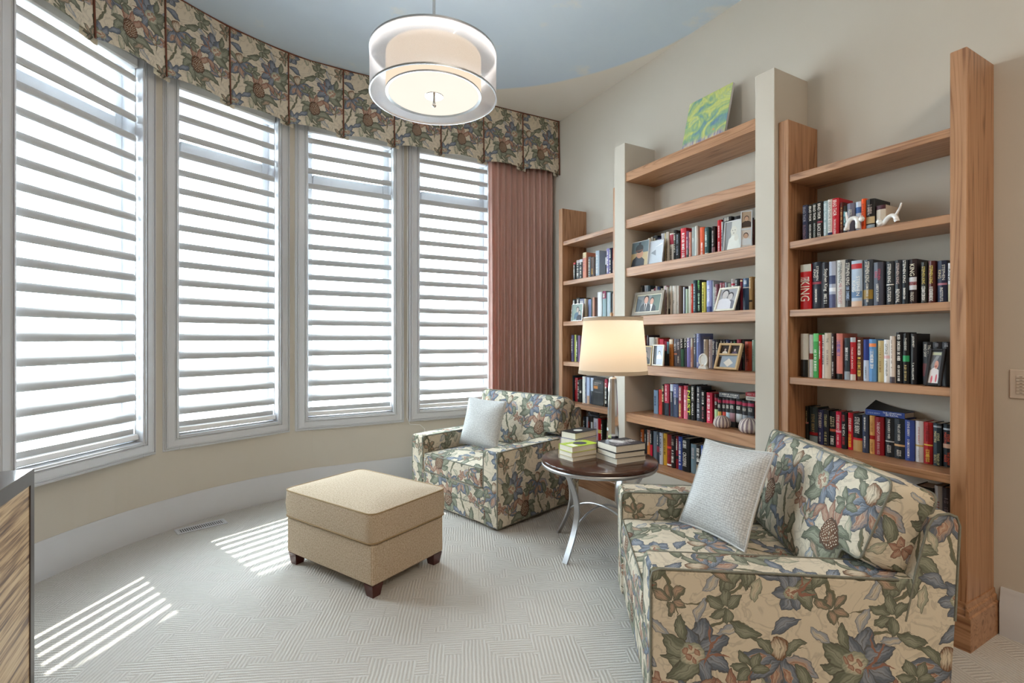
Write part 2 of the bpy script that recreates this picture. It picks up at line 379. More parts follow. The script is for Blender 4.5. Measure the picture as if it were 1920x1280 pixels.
# ---------------------------------------------------------------- mesh building
class MB:
    def __init__(s): s.v = []; s.f = []; s.mi = []; s.uv = {}

    def add(s, vs, fs, m=0, uvs=None):
        b = len(s.v); s.v += [tuple(v) for v in vs]
        for k, f in enumerate(fs):
            if uvs: s.uv[len(s.f)] = [uvs[i] for i in f]
            s.f.append(tuple(i + b for i in f)); s.mi.append(m)
        return s

    def box(s, x0, x1, y0, y1, z0, z1, m=0, b=0.0):
        if b <= 0:
            vs = [(x, y, z) for z in (z0, z1) for y in (y0, y1) for x in (x0, x1)]
            return s.add(vs, [(0, 2, 3, 1), (4, 5, 7, 6), (0, 1, 5, 4), (2, 6, 7, 3), (0, 4, 6, 2), (1, 3, 7, 5)], m)
        c = Vector(((x0 + x1) / 2, (y0 + y1) / 2, (z0 + z1) / 2)); h = ((x1 - x0) / 2, (y1 - y0) / 2, (z1 - z0) / 2)
        vs, idx = [], {}
        for sx in (-1, 1):
            for sy in (-1, 1):
                for sz in (-1, 1):
                    for ax in range(3):
                        p = [sx * (h[0] - b), sy * (h[1] - b), sz * (h[2] - b)]; p[ax] = (sx, sy, sz)[ax] * h[ax]
                        idx[(sx, sy, sz, ax)] = len(vs); vs.append(c + Vector(p))
        fs = []
        for ax in range(3):
            o1, o2 = [k for k in range(3) if k != ax]
            for sg in (-1, 1):
                q = []
                for a_, b_ in ((-1, -1), (1, -1), (1, 1), (-1, 1)):
                    t = [0, 0, 0]; t[ax] = sg; t[o1] = a_; t[o2] = b_; q.append(idx[(*t, ax)])
                fs.append(q)
        for ax in range(3):
            o1, o2 = [k for k in range(3) if k != ax]
            for a_ in (-1, 1):
                for b_ in (-1, 1):
                    q = []
                    for e, k in ((-1, o1), (1, o1), (1, o2), (-1, o2)):
                        t = [0, 0, 0]; t[ax] = e; t[o1] = a_; t[o2] = b_; q.append(idx[(*t, k)])
                    fs.append(q)
        for sx in (-1, 1):
            for sy in (-1, 1):
                for sz in (-1, 1): fs.append([idx[(sx, sy, sz, k)] for k in range(3)])
        return s.add(vs, fs, m)

    def tube(s, path, r, n=8, m=0, closed=False, cap=True, flat=1.0):
        P = [Vector(p) for p in path]; N = len(P); vs = []; up = None
        for i, p in enumerate(P):
            if closed: t = P[(i + 1) % N] - P[i - 1]
            else: t = P[min(i + 1, N - 1)] - P[max(i - 1, 0)]
            t.normalize()
            if up is None: up = Vector((0, 0, 1)) if abs(t.z) < .9 else Vector((1, 0, 0))
            a = t.cross(up)
            if a.length < 1e-6: a = t.orthogonal()
            a.normalize(); b = a.cross(t).normalized(); up = b
            rr = r[i] if isinstance(r, (list, tuple)) else r
            for k in range(n):
                q = 2 * pi * k / n; vs.append(p + a * (cos(q) * rr) + b * (sin(q) * rr * flat))
        fs = []
        for i in range(N if closed else N - 1):
            j = (i + 1) % N
            for k in range(n): fs.append((i * n + k, i * n + (k + 1) % n, j * n + (k + 1) % n, j * n + k))
        if cap and not closed: fs.append(tuple(range(n - 1, -1, -1))); fs.append(tuple((N - 1) * n + k for k in range(n)))
        return s.add(vs, fs, m)

    def lathe(s, prof, n=24, m=0, c=(0, 0, 0), cap=True):
        vs = []; fs = []
        for r, z in prof:
            for k in range(n): q = 2 * pi * k / n; vs.append((c[0] + r * cos(q), c[1] + r * sin(q), c[2] + z))
        for i in range(len(prof) - 1):
            for k in range(n): fs.append((i * n + k, i * n + (k + 1) % n, (i + 1) * n + (k + 1) % n, (i + 1) * n + k))
        if cap:
            if prof[0][0] > 1e-5: fs.append(tuple(range(n - 1, -1, -1)))
            if prof[-1][0] > 1e-5: fs.append(tuple((len(prof) - 1) * n + k for k in range(n)))
        return s.add(vs, fs, m)

    def grid(s, fn, nu, nv, m=0, uvf=None):
        vs = [fn(i / nu, j / nv) for j in range(nv + 1) for i in range(nu + 1)]
        fs = [(j * (nu + 1) + i, j * (nu + 1) + i + 1, (j + 1) * (nu + 1) + i + 1, (j + 1) * (nu + 1) + i) for j in range(nv) for i in range(nu)]
        uv = [uvf(i / nu, j / nv) for j in range(nv + 1) for i in range(nu + 1)] if uvf else None
        return s.add(vs, fs, m, uv)

    def prism(s, poly, p0, p1, m=0):  # poly of (a,b); p0/p1 map (a,b)->point
        n = len(poly); vs = [p0(*q) for q in poly] + [p1(*q) for q in poly]
        fs = [tuple(range(n - 1, -1, -1)), tuple(range(n, 2 * n))] + [(i, (i + 1) % n, n + (i + 1) % n, n + i) for i in range(n)]
        return s.add(vs, fs, m)

    def build(s, name, mats, parent=None, smooth=None, loc=None, world=True, uv=False, uvo=(0, 0)):
        if not isinstance(mats, (list, tuple)): mats = [mats]
        me = bpy.data.meshes.new(name)
        L = None
        if parent is not None: L = base_matrix(parent)
        elif loc is not None: L = Matrix.Translation(loc)
        vs = s.v
        if L is not None and world:
            Li = L.inverted(); vs = [tuple(Li @ Vector(v)) for v in vs]
        me.from_pydata(vs, [], s.f)
        for m in mats: me.materials.append(m)
        if len(mats) > 1: me.polygons.foreach_set('material_index', s.mi)
        bm = bmesh.new(); bm.from_mesh(me)
        bmesh.ops.recalc_face_normals(bm, faces=bm.faces); bm.to_mesh(me); bm.free()
        if uv or s.uv:
            lay = me.uv_layers.new(name='uv'); V = me.vertices; i = 0
            for pi_, p in enumerate(me.polygons):
                nrm = p.normal; ax = max(range(3), key=lambda k: abs(nrm[k]))
                cu = None
                if pi_ in s.uv:
                    mp = {a: b for a, b in zip(s.f[pi_], s.uv[pi_])}
                for li, vi in zip(p.loop_indices, p.vertices):
                    if pi_ in s.uv: lay.data[li].uv = mp[vi]
                    else:
                        c = V[vi].co
                        q = (c[1], c[2]) if ax == 0 else ((c[0], c[2]) if ax == 1 else (c[0], c[1]))
                        lay.data[li].uv = (q[0] + uvo[0], q[1] + uvo[1])
        if smooth is not None:
            me.polygons.foreach_set('use_smooth', [True] * len(me.polygons)); me.set_sharp_from_angle(angle=radians(smooth))
        me.update()
        o = bpy.data.objects.new(name, me); COL.objects.link(o)
        if parent is not None: o.parent = parent
        elif loc is not None: o.location = loc
        return o


def base_matrix(o):
    M = Matrix.LocRotScale(o.location, o.rotation_euler, o.scale)
    return base_matrix(o.parent) @ M if o.parent else M


def tag(o, label, cat, group=None):
    o['label'] = label; o['category'] = cat
    if group: o['group'] = group
    return o


def thing(name, label, cat, loc=(0, 0, 0), rz=0, group=None):
    o = bpy.data.objects.new(name, None); COL.objects.link(o); o.location = loc; o.rotation_euler = (0, 0, rz)
    o.empty_display_size = .1
    return tag(o, label, cat, group)


def struct(o): o['kind'] = 'structure'; return o


def copy_part(o, parent):
    c = o.copy(); COL.objects.link(c); c.parent = parent
    return c


# ---------------------------------------------------------------- the room shell
ZC, XW = 3.835, 3.18
C1 = Vector((.95, 2.48)); R1 = 2.375


def wall_plan():
    pts = [Vector((-1.425, -2.6)), Vector((-1.425, 2.0))]
    for k in range(0, 83, 2):
        t = radians(180 - k); pts.append(C1 + R1 * Vector((cos(t), sin(t))))
    pts += [Vector((.75, 4.832)), Vector((1.0, 4.836)), Vector((1.49, 4.836)), Vector((2.0, 4.826)), Vector((2.55, 4.82)), Vector((XW, 4.82))]
    return pts


PLAN = wall_plan()
WIN = [((-1.085, 3.54), (-.491, 4.353)), ((-.457, 4.388), (.429, 4.794)), ((.469, 4.795), (1.465, 4.808)), ((1.514, 4.802), (2.51, 4.78))]
SILL, HEAD, CW = .575, 3.46, .108


def offset_plan(pts, d):  # towards the room (right-hand side when walking left to right)
    out = []
    for i, p in enumerate(pts):
        t = (pts[min(i + 1, len(pts) - 1)] - pts[max(i - 1, 0)]).normalized(); out.append(p + Vector((t.y, -t.x)) * d)
    return out


def dense(pts, step=.04):
    out = []
    for a, b in zip(pts, pts[1:]):
        n = max(1, int((b - a).length / step))
        for k in range(n): out.append(a.lerp(b, k / n))
    return out + [pts[-1]]


fl = MB(); outline = [Vector((p.x, p.y)) for p in offset_plan(PLAN, -.12)] + [Vector((XW + .1, 4.95)), Vector((XW + .1, -2.7)), Vector((-1.55, -2.7))]
fl.add([(p.x, p.y, 0) for p in outline], [tuple(range(len(outline)))])
struct(fl.build('floor', M_CARPET))
ce = MB(); ce.add([(p.x, p.y, ZC) for p in outline], [tuple(range(len(outline)))]); struct(ce.build('ceiling', M_CEIL))

# curved window wall, opened where the windows are
dp = dense(PLAN, .03); w = MB(); outs = offset_plan(dp, -.20)


def inside_window(p):
    for a, b in WIN:
        a, b = Vector(a), Vector(b); d = (b - a); L = d.length; d /= L
        t = (p - a).dot(d); q = abs((p - a).cross(d)) if False else abs((p - a).x * d.y - (p - a).y * d.x)
        if CW * .6 < t < L - CW * .6 and q < .25: return True
    return False


for i in range(len(dp) - 1):
    a, b, c, d = dp[i], dp[i + 1], outs[i + 1], outs[i]
    spans = [(0, SILL + .07), (HEAD - .07, ZC)] if inside_window((a + b) / 2) else [(0, ZC)]
    for z0, z1 in spans:
        w.add([(a.x, a.y, z0), (b.x, b.y, z0), (b.x, b.y, z1), (a.x, a.y, z1), (d.x, d.y, z0), (c.x, c.y, z0), (c.x, c.y, z1), (d.x, d.y, z1)],
              [(0, 1, 2, 3), (5, 4, 7, 6), (3, 2, 6, 7), (1, 0, 4, 5)])
struct(w.build('wall_north', M_WALL, smooth=20))
w = MB(); w.box(XW, XW + .12, -2.7, 5.0, 0, ZC); struct(w.build('wall_east', M_WALL))
w = MB(); w.box(-1.7, XW + .12, -2.82, -2.6, 0, ZC); struct(w.build('wall_south', simple('low_bounce_brown', (.30, .22, .15), .8)))  # unseen wall, colour darkened to cut the light bounced back


def sweep_profile(pts, prof, name, mat, z0=0):  # prof: (depth into room, z)
    m = MB(); n = len(prof)
    rings = [offset_plan(pts, d) for d, z in prof]
    vs = []
    for i in range(len(pts)):
        for k, (d, z) in enumerate(prof): p = rings[k][i]; vs.append((p.x, p.y, z0 + z))
    fs = [(i * n + k, i * n + (k + 1) % n, (i + 1) * n + (k + 1) % n, (i + 1) * n + k) for i in range(len(pts) - 1) for k in range(n)]
    fs += [tuple(range(n)), tuple((len(pts) - 1) * n + k for k in range(n))[::-1]]
    m.add(vs, fs); return m.build(name, mat, smooth=35)


BB = [(0, 0), (.022, 0), (.022, .150), (.017, .158), (.017, .178), (.012, .186), (.012, .206), (.005, .224), (0, .224)]
struct(sweep_profile(dense(PLAN, .05), BB, 'baseboard_north', M_TRIM))
struct(sweep_profile([Vector((XW, 4.8)), Vector((XW, 4.2))], BB, 'baseboard_east', M_TRIM))
struct(sweep_profile([Vector((XW, .925)), Vector((XW, -2.6))], BB, 'baseboard_east.001', M_TRIM))

# ---------------------------------------------------------------- windows, each with its shade
vane_mesh = None
SHADE_WORDS = ['sheer white vane shade in the leftmost bay window, next to the cabinet', 'sheer white vane shade in the second bay window from the left, behind the ottoman',
               'sheer white vane shade in the third bay window, left of the hanging cord', 'sheer white vane shade in the bay window beside the rose curtain']
for wi, (a, b) in enumerate(WIN):
    a, b = Vector(a), Vector(b); L = (b - a).length; ang = atan2((b - a).y, (b - a).x)
    root = bpy.data.objects.new('window_%d' % (wi + 1), None); COL.objects.link(root); root.location = (a.x, a.y, 0); root.rotation_euler = (0, 0, ang); struct(root)
    m = MB()                                          # casing with a stepped moulding, one mesh mitred by overlapping runs
    for (x0, x1, z0, z1, vert) in ((0, CW, SILL, HEAD, 1), (L - CW, L, SILL, HEAD, 1), (CW, L - CW, SILL, SILL + CW, 0), (CW, L - CW, HEAD - CW, HEAD, 0)):
        m.box(x0, x1, 0.0, .13, z0, z1, b=.004)
    e = .022
    m.box(e, L - e, -.007, .004, SILL + e, SILL + CW - .03, b=.003); m.box(e, L - e, -.007, .004, HEAD - CW + .03, HEAD - e, b=.003)
    m.box(e, CW - .03, -.0075, .004, SILL + e + .001, HEAD - e - .001, b=.003); m.box(L - CW + .03, L - e, -.0075, .004, SILL + e + .001, HEAD - e - .001, b=.003)
    for q in (.012, .030, .074, .088):
        m.box(q, q + .005, -.010, .004, SILL + q, HEAD - q, b=.0015); m.box(L - q - .005, L - q, -.010, .004, SILL + q, HEAD - q, b=.0015); m.box(q + .004, L - q - .004, -.0098, .004, SILL + q, SILL + q + .005, b=.0015)
    m.build('casing', M_TRIM, root, world=False, smooth=30)
    m = MB(); x0, x1, z0, z1 = CW, L - CW, SILL + CW, HEAD - CW; t = .02
    m.box(x0 - .02, x0 + .004, .06, .24, z0, z1); m.box(x1 - .004, x1 + .02, .06, .24, z0, z1); m.box(x0, x1, .06, .24, z0 - .02, z0 + .004); m.box(x0, x1, .06, .24, z1 - .004, z1 + .02)
    m.build('jamb', M_TRIM, root, world=False)
    m = MB(); s = .06                                  # sash and transom bar
    m.box(x0, x0 + s, .16, .20, z0, z1, b=.006); m.box(x1 - s, x1, .16, .20, z0, z1, b=.006)
    m.box(x0 + s, x1 - s, .161, .199, z0, z0 + s, b=.006); m.box(x0 + s, x1 - s, .161, .199, z1 - s, z1, b=.006)
    m.box(x0 + s, x1 - s, .15, .21, 2.80, 2.93, b=.008)
    m.build('sash', M_TRIM, root, world=False, smooth=30)
    m = MB(); m.box(x0 + s, x1 - s, .179, .183, z0 + s, 2.80); m.build('pane', M_GLASS, root, world=False)
    m = MB(); m.box(x0 + s, x1 - s, .179, .183, 2.93, z1 - s); m.build('pane', M_GLASS, root, world=False)
    # the shade
    sh = thing('window_shade', SHADE_WORDS[wi], 'window shade', (a.x, a.y, 0), ang, 'sheer vane shades of the bay')
    sw = x1 - x0 - .016; fr, bk = .045, .118           # front and back sheers (local y)
    prof = [(.014, -.023), (.006, -.0225), (.001, -.016), (.0, -.005), (.002, .006), (.008, .018), (.020, .030), (.072, .037),
            (.071, .0335), (.022, .0265), (.0105, .015), (.005, .004), (.0035, -.008), (.007, -.0185)]
    if True:
        vm = MB(); vm.prism(prof, lambda p, q: (0, p, q), lambda p, q: (sw, p, q)); vm.f[0:2] = [tuple(f) for f in vm.f[0:2]]
    first = None
    for k in range(-4, 15):
        zz = 1.39 + .1385 * k + .016
        if first is None:
            first = vm.build('vane', M_VANE, sh, world=False, smooth=50); o = first
        else: o = copy_part(first, sh)
        o.location = (x0 + .008, fr, zz)
    for yy in (fr - .001, bk + .001):
        m = MB(); m.add([(x0 + .010, yy, .775), (x1 - .010, yy, .775), (x1 - .010, yy, z1 - .06), (x0 + .010, yy, z1 - .06)], [(0, 1, 2, 3)]); m.build('sheer', M_SHEER2 if yy < .08 else M_SHEER, sh, world=False)
    m = MB(); m.box(x0 + .008, x1 - .012, fr + .02, fr + .023, .735, .776); m.build('hem', M_VANE, sh, world=False)
    m = MB(); m.prism([(.03, -.018), (.04, -.024), (.09, -.024), (.1, -.016), (.09, .015), (.05, .019), (.035, .012)], lambda p, q: (x0 + .006, p, .722 + q), lambda p, q: (x1 - .006, p, .722 + q))
    m.build('bottom_rail', M_RAIL, sh, world=False, smooth=50)
    m = MB(); m.box(x0 + .004, x1 - .004, .03, .125, z1 - .075, z1 - .004, b=.01); m.build('headrail', M_RAIL, sh, world=False)
    mid = Vector(((a.x + b.x) / 2, (a.y + b.y) / 2)); nout = Vector((-sin(ang), cos(ang)))
    p = mid + nout * .22
    area('window_portal', (p.x, p.y, (z0 + z1) / 2), (pi / 2, 0, ang + pi), sw, z1 - z0, 1, portal=True)
    area_o = bpy.data.objects[-1] if False else None

# cord of the fourth window's shade
m = MB(); p0 = Vector((1.492, 4.79))
m.tube([(p0.x, p0.y, 3.3), (p0.x, p0.y, 2.4), (p0.x + .003, p0.y, 1.5), (p0.x - .004, p0.y - .002, .62), (p0.x + .02, p0.y - .012, .555), (p0.x + .12, p0.y - .02, .545), (p0.x + .17, p0.y - .02, .50), (p0.x + .175, p0.y - .02, .33), (p0.x + .17, p0.y - .03, .05), (p0.x + .2, p0.y - .06, .012)], .0032, 6)
tag(m.build('shade_cord', simple('cord_white', (.8, .8, .78), .5), loc=(p0.x, p0.y, .0), smooth=60), 'thin white cord hanging between the two right bay windows', 'cord')

# ground and porch roof outside
m = MB(); m.box(-30, 30, 5.2, 40, -.4, -.3); g = struct(m.build('exterior_ground', simple('patio_stone', (.56, .56, .55), .9, var=.1, scale=.7)))
po = bpy.data.objects.new('porch_roof', None); COL.objects.link(po); po.location = (.8, 5.6, 3.3); struct(po)
m = MB(); arc = [C1 + Vector((cos(radians(t)), sin(radians(t)))) * 1.0 for t in range(60, 200, 5)]
pts = offset_plan(PLAN[1:], -.21); pt2 = offset_plan(PLAN[1:], -1.08)
for i in range(len(pts) - 1):
    a, b, c, d = pts[i], pts[i + 1], pt2[i + 1], pt2[i]
    m.add([(q.x, q.y, z) for z in (3.44, 3.52) for q in (a, b, c, d)], [(0, 1, 2, 3), (4, 5, 6, 7), (2, 3, 7, 6), (0, 1, 5, 4)])
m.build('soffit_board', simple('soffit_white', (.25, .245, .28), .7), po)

# ---------------------------------------------------------------- valance
def valance_plan():
    pts = []
    t = 205.0
    while t > 99: pts.append(C1 + 2.205 * Vector((cos(radians(t)), sin(radians(t))))); t -= .5
    pts += [Vector((.95 + 2.222 * k / 120, 4.665 - .065 * k / 120)) for k in range(121)]
    return pts


VP = valance_plan(); VS = [0]
for a, b in zip(VP, VP[1:]): VS.append(VS[-1] + (b - a).length)


def vpt(s, off=0):
    s = min(max(s, 0), VS[-1] - 1e-4); i = 0; lo, hi = 0, len(VS) - 1
    while hi - lo > 1:
        mid = (lo + hi) // 2
        if VS[mid] <= s: lo = mid
        else: hi = mid
    a, b = VP[lo], VP[lo + 1]; t = (b - a).normalized(); p = a.lerp(b, (s - VS[lo]) / (VS[lo + 1] - VS[lo]))
    return p + Vector((t.y, -t.x)) * off


val = thing('valance', 'floral box pleated valance running along the top of the bay', 'valance', (vpt(VS[-1] / 2).x, vpt(VS[-1] / 2).y, 3.25))
STEP = .4633; seams = [VS[-1] - STEP * k for k in range(0, 14) if VS[-1] - STEP * k > -.0]; seams.sort()
Z0V, Z1V = 3.245, ZC - .002
for i in range(len(seams) - 1):
    s0, s1 = seams[i], seams[i + 1]
    m = MB()

    def fn(u, v, s0=s0, s1=s1):
        s = s0 + .003 + (s1 - s0 - .006) * u; edge = 1 - (2 * u - 1) ** 2
        z = Z1V + (Z0V - .022 * (1 - edge) * (1 if v > .9 else 1) * v - Z1V) * v
        off = .03 * v ** 2 * (1.0 if .06 < u < .94 else .55) + .012 * edge
        p = vpt(s, off); return (p.x, p.y, z)
    m.grid(fn, 16, 8, uvf=lambda u, v: (u * STEP * 1.0 + .03, .66 - v * .60))
    o = m.build('pleat_panel', M_FLORAL, val, smooth=60)
    m = MB()                                           # inverted pleat peeping out below the seam

    def fp(u, v, s1=s1):
        s = s1 - .055 + .11 * u; p = vpt(s, -.012 - .02 * v + .012 * sin(u * pi * 2)); return (p.x, p.y, 3.42 + (3.232 - .014 * abs(sin(u * pi * 1.5)) - 3.42) * v)
    m.grid(fp, 8, 3, uvf=lambda u, v: (u * .11 + .4, .2 - v * .2)); m.build('pleat_underlay', M_FLORAL, val, smooth=60)
    m = MB(); pts_ = []
    for k in range(7):
        v = k / 6; p = vpt(s1 - (.004 if i == len(seams) - 2 else 0), .006 + .016 * v * v); pts_.append((p.x, p.y, Z1V + (3.225 - Z1V) * v))
    m.tube(pts_, .006, 6); m.build('piping', M_RUST, val, smooth=60)
m = MB(); pts_ = []
for k in range(160):
    p = vpt(VS[-1] * k / 159, .008); pts_.append((p.x, p.y, ZC - .007))
m.tube(pts_, .006, 6); m.build('piping', M_RUST, val, smooth=60)

# ---------------------------------------------------------------- curtain
def m_curtain():
    a = NT('rose_silk'); nz = a.n('ShaderNodeTexNoise', {'Vector': a.map(a.coord(), (60, 60, 3)), 'Scale': 1.0, 'Detail': 2.0})
    c = a.mix(nz.outputs[0], 'c2978b', 'dab4a8')
    pr = a.b; a.base(c); pr.inputs['Roughness'].default_value = .5; pr.inputs['Sheen Weight'].default_value = .3
    tl = a.n('ShaderNodeBsdfTranslucent', {0: (.62, .2, .17, 1)})
    m1 = a.n('ShaderNodeMixShader', {0: .22, 1: pr.outputs[0], 2: tl.outputs[0]}); a.t.links.new(m1.outputs[0], a.out.inputs[0]); return a.m


M_CURT = m_curtain()
m = MB(); X0, X1 = 2.335, 3.165; NF = 11


def fcur(u, v):
    wv = u * NF; fl_ = .5 - .5 * cos(2 * pi * wv); amp = .06 * (.55 + .45 * v)
    tt = u + .012 * sin(2 * pi * wv + .8) * (.7 + .3 * sin(5 * u))
    return (X0 + (X1 - X0) * tt, 4.705 - amp * fl_ ** .75 - .008 * sin(9 * u + 3 * v), 3.40 + (.012 - 3.40) * v)


m.grid(fcur, NF * 12, 14); cur = m.build('curtain', M_CURT, loc=(2.75, 4.70, 0), smooth=80)
tag(cur, 'pleated dusty rose curtain hanging between the last window and the bookcases', 'curtain')
md = cur.modifiers.new('thickness', 'SOLIDIFY'); md.thickness = .004
m = MB(); m.tube([(2.3, 4.755, 3.42), (3.17, 4.755, 3.42)], .014, 10); cr = m.build('curtain_rod', simple('rod_bronze', '5a4636', .4, 1), cur, smooth=60)

# ---------------------------------------------------------------- pendant lamp
PC = (.89, 2.41); PZ = 2.633; PR, PRI, PH = .318, .240, .214
pen = thing('pendant_lamp', 'round pendant lamp with a grey sheer drum over a lit inner drum', 'pendant lamp', (PC[0], PC[1], PZ))
m = MB(); m.lathe([(PR, 0), (PR, PH)], 64, c=(*PC, PZ), cap=False); m.build('sheer_drum', m_sheer('organza', .55, (.80, .80, .85)), pen, smooth=60)
for z in (0, PH):
    m = MB(); m.lathe([(PR - .004, z - .004), (PR + .003, z - .004), (PR + .003, z + .005), (PR - .004, z + .005), (PR - .004, z - .004)], 64, c=(*PC, PZ), cap=False); m.build('drum_ring', M_STEEL, pen, smooth=40)
m = MB(); m.lathe([(PRI, .012), (PRI, PH - .012)], 64, c=(*PC, PZ), cap=False); m.build('inner_drum', m_emit('lit_linen', (1, .80, .60), .55), pen, smooth=60)
m = MB(); m.lathe([(PRI - .012, .010), (PRI + .002, .006), (PRI + .002, .014), (PRI - .012, .016)], 64, c=(*PC, PZ), cap=False); m.build('inner_ring', M_STEEL, pen, smooth=40)
m = MB(); m.lathe([(.0001, .008), (PRI - .012, .011)], 64, c=(*PC, PZ), cap=False); m.build('diffuser', m_emit('lit_acrylic', (1, .92, .80), .56), pen, smooth=60)
m = MB(); m.lathe([(.0001, .003), (.046, .003), (.048, .006), (.0001, .007)], 32, c=(*PC, PZ)); m.build('finial_plate', M_CHROME, pen, smooth=40)
m = MB(); m.lathe([(.0001, -.052), (.009, -.047), (.012, -.04), (.009, -.032), (.006, -.028), (.006, .003)], 16, c=(*PC, PZ)); m.build('finial', M_CHROME, pen, smooth=60)
m = MB(); m.tube([(PC[0], PC[1], PZ + PH - .02), (PC[0], PC[1], ZC - .02)], .007, 10); m.build('stem', M_STEEL, pen, smooth=60)
m = MB(); m.lathe([(.065, -.028), (.07, -.022), (.07, 0)], 32, c=(PC[0], PC[1], ZC)); m.build('ceiling_canopy', M_STEEL, pen, smooth=40)
m = MB()
for k in range(3):
    q = 2 * pi * k / 3 + .6; m.tube([(PC[0], PC[1], PZ + PH - .004), (PC[0] + cos(q) * PR, PC[1] + sin(q) * PR, PZ + PH - .002)], .003, 6)
m.build('spider', M_STEEL, pen)
pl = bpy.data.lights.new('pendant_bulb', 'POINT'); pl.energy = 17; pl.color = (1, .92, .82); pl.shadow_soft_size = .12
plo = bpy.data.objects.new('pendant_bulb', pl); COL.objects.link(plo); plo.location = (PC[0], PC[1], PZ + PH + .08); plo.parent = None

# ---------------------------------------------------------------- pillars and bookcases
XF, XP = 2.875, 2.84
for i, (y0, y1) in enumerate(((1.839, 1.967), (3.154, 3.282))):
    m = MB(); m.box(XP, XW + .01, y0, y1, 0, 3.037, b=.003); struct(m.build('trim_%d' % (i + 1), M_WALL))
m = MB(); m.box(2.852, XW + .01, 1.967, 3.154, 0, .365); struct(m.build('trim_3', M_WALL))


def bookcase(label, panels, shelves, y0, y1, th, xs, base, loc):
    r = thing('bookcase', label, 'bookcase', loc, 0, 'built in bookcases on the long wall')
    for (pa, pb, ztop) in panels:
        m = MB(); m.box(XF, XW - .001, pa, pb, 0.0, ztop, b=.003); m.build('side_panel', M_OAKZ, r)
    for z in shelves:
        m = MB(); m.box(xs, XW - .002, y0, y1, z - th, z, b=.0025); m.build('shelf', M_OAKY, r)
    if base:
        m = MB(); m.prism([(0, 0), (-.018, 0), (-.018, .150), (-.012, .156), (-.012, .180), (-.006, .186), (-.004, .21), (0, .21)],
                          lambda p, q: (XF + p, base[0] + (.018 if base[2] else 0), q), lambda p, q: (XF + p, base[1], q)); m.build('plinth', M_OAKY, r)
        for yy, sg in base[2]:
            m = MB(); m.prism([(0, 0), (-.018, 0), (-.018, .150), (-.012, .156), (-.012, .180), (-.006, .186), (-.004, .21), (0, .21)],
                              lambda p, q: (XF - .018 - p * 0, yy + sg * p, q), lambda p, q: (XW - .002, yy + sg * p, q)); m.build('plinth', M_OAKY, r)
    return r


bookcase('oak bookcase nearest the rose curtain, partly behind the table lamp', [(4.108, 4.172, 2.712), (3.284, 3.344, 2.712)], (2.378, 1.977, 1.572, 1.173, .77, .37), 3.344, 4.108, .042, 2.885,
         (3.284, 4.172, []), (3.03, 3.73, 0))
bookcase('thick oak shelves set between the two white pillars, painting on top', [], (2.785, 2.392, 1.99, 1.585, 1.187, .785), 1.967, 3.154, .074, 2.852, None, (3.03, 2.56, 0))
m = MB(); m.box(2.852, XW - .002, 1.968, 3.153, .366, .388, b=.002); m.build('bottom_board', M_OAKY, bpy.data.objects['bookcase.001'])
bookcase('oak bookcase with tall right post behind the nearer armchair', [(.95, 1.0116, 2.716), (1.7755, 1.837, 2.708)], (2.374, 1.977, 1.572, 1.173, .77, .37), 1.0116, 1.7755, .041, 2.885,
         (.932, 1.837, [(.95, 1)]), (3.03, 1.39, 0))

# ---------------------------------------------------------------- books
def text_mesh(s, cache={}):
    if s not in cache:
        cu = bpy.data.curves.new('lettering', 'FONT'); cu.body = s; cu.align_x = 'CENTER'; cu.resolution_u = 2; cu.space_line = .85
        o = bpy.data.objects.new('lettering', cu); me = bpy.data.meshes.new_from_object(o); bpy.data.objects.remove(o); bpy.data.curves.remove(cu)
        xs = [v.co.x for v in me.vertices]; ys = [v.co.y for v in me.vertices]
        cx, cy, w_, h_ = (min(xs) + max(xs)) / 2, (min(ys) + max(ys)) / 2, max(xs) - min(xs), max(ys) - min(ys)
        for v in me.vertices: v.co = ((v.co.x - cx) / w_, (v.co.y - cy) / h_, 0)
        cache[s] = (me, w_ / h_)
    return cache[s]


def lettering(parent, s, col, origin, ux, uy, w_, h_):
    """flat printed lettering, w_ long along ux and h_ tall along uy, in the parent's own axes"""
    me, asp = text_mesh(s); me = me.copy(); me.materials.clear(); me.materials.append(paper(col))
    o = bpy.data.objects.new('lettering', me); COL.objects.link(o); o.parent = parent
    ux, uy = Vector(ux), Vector(uy); M = Matrix((ux * w_, uy * h_, ux.cross(uy))).transposed()
    me.transform(M.to_4x4()); o.location = origin; return o


def worn_print(parent, col, origin, ux, uy, w_, h_, seed):
    """print too small to read: rows of short bars"""
    rnd = random.Random(seed); ux, uy = Vector(ux), Vector(uy); m = MB(); o = Vector(origin); t = -.5; nrm = ux.cross(uy)
    while t < .5:
        l = rnd.uniform(.015, .035)
        if rnd.random() > .18:
            hh = h_ * rnd.uniform(.35, .5)
            q = [o + ux * (w_ * t) - uy * hh, o + ux * (w_ * (t + l)) - uy * hh, o + ux * (w_ * (t + l)) + uy * hh, o + ux * (w_ * t) + uy * hh]
            if rnd.random() < .5:
                k = rnd.uniform(-.25, .25) * h_; a_ = q[1] - uy * 0; m.add([q[0], q[1], q[1] + uy * h_ * .2, q[0] + uy * h_ * .2], [(0, 1, 2, 3)]); m.add([q[3] - uy * h_ * .2, q[2] - uy * h_ * .2, q[2], q[3]], [(0, 1, 2, 3)])
                m.add([q[0], q[0] + ux * w_ * l * .35, q[3] + ux * w_ * l * .35, q[3]], [(0, 1, 2, 3)])
            else: m.add(q, [(0, 1, 2, 3)])
        t += l + rnd.uniform(.006, .012)
    return m.build('lettering', paper(col), parent, world=False)


CN = {'f': 'white'}


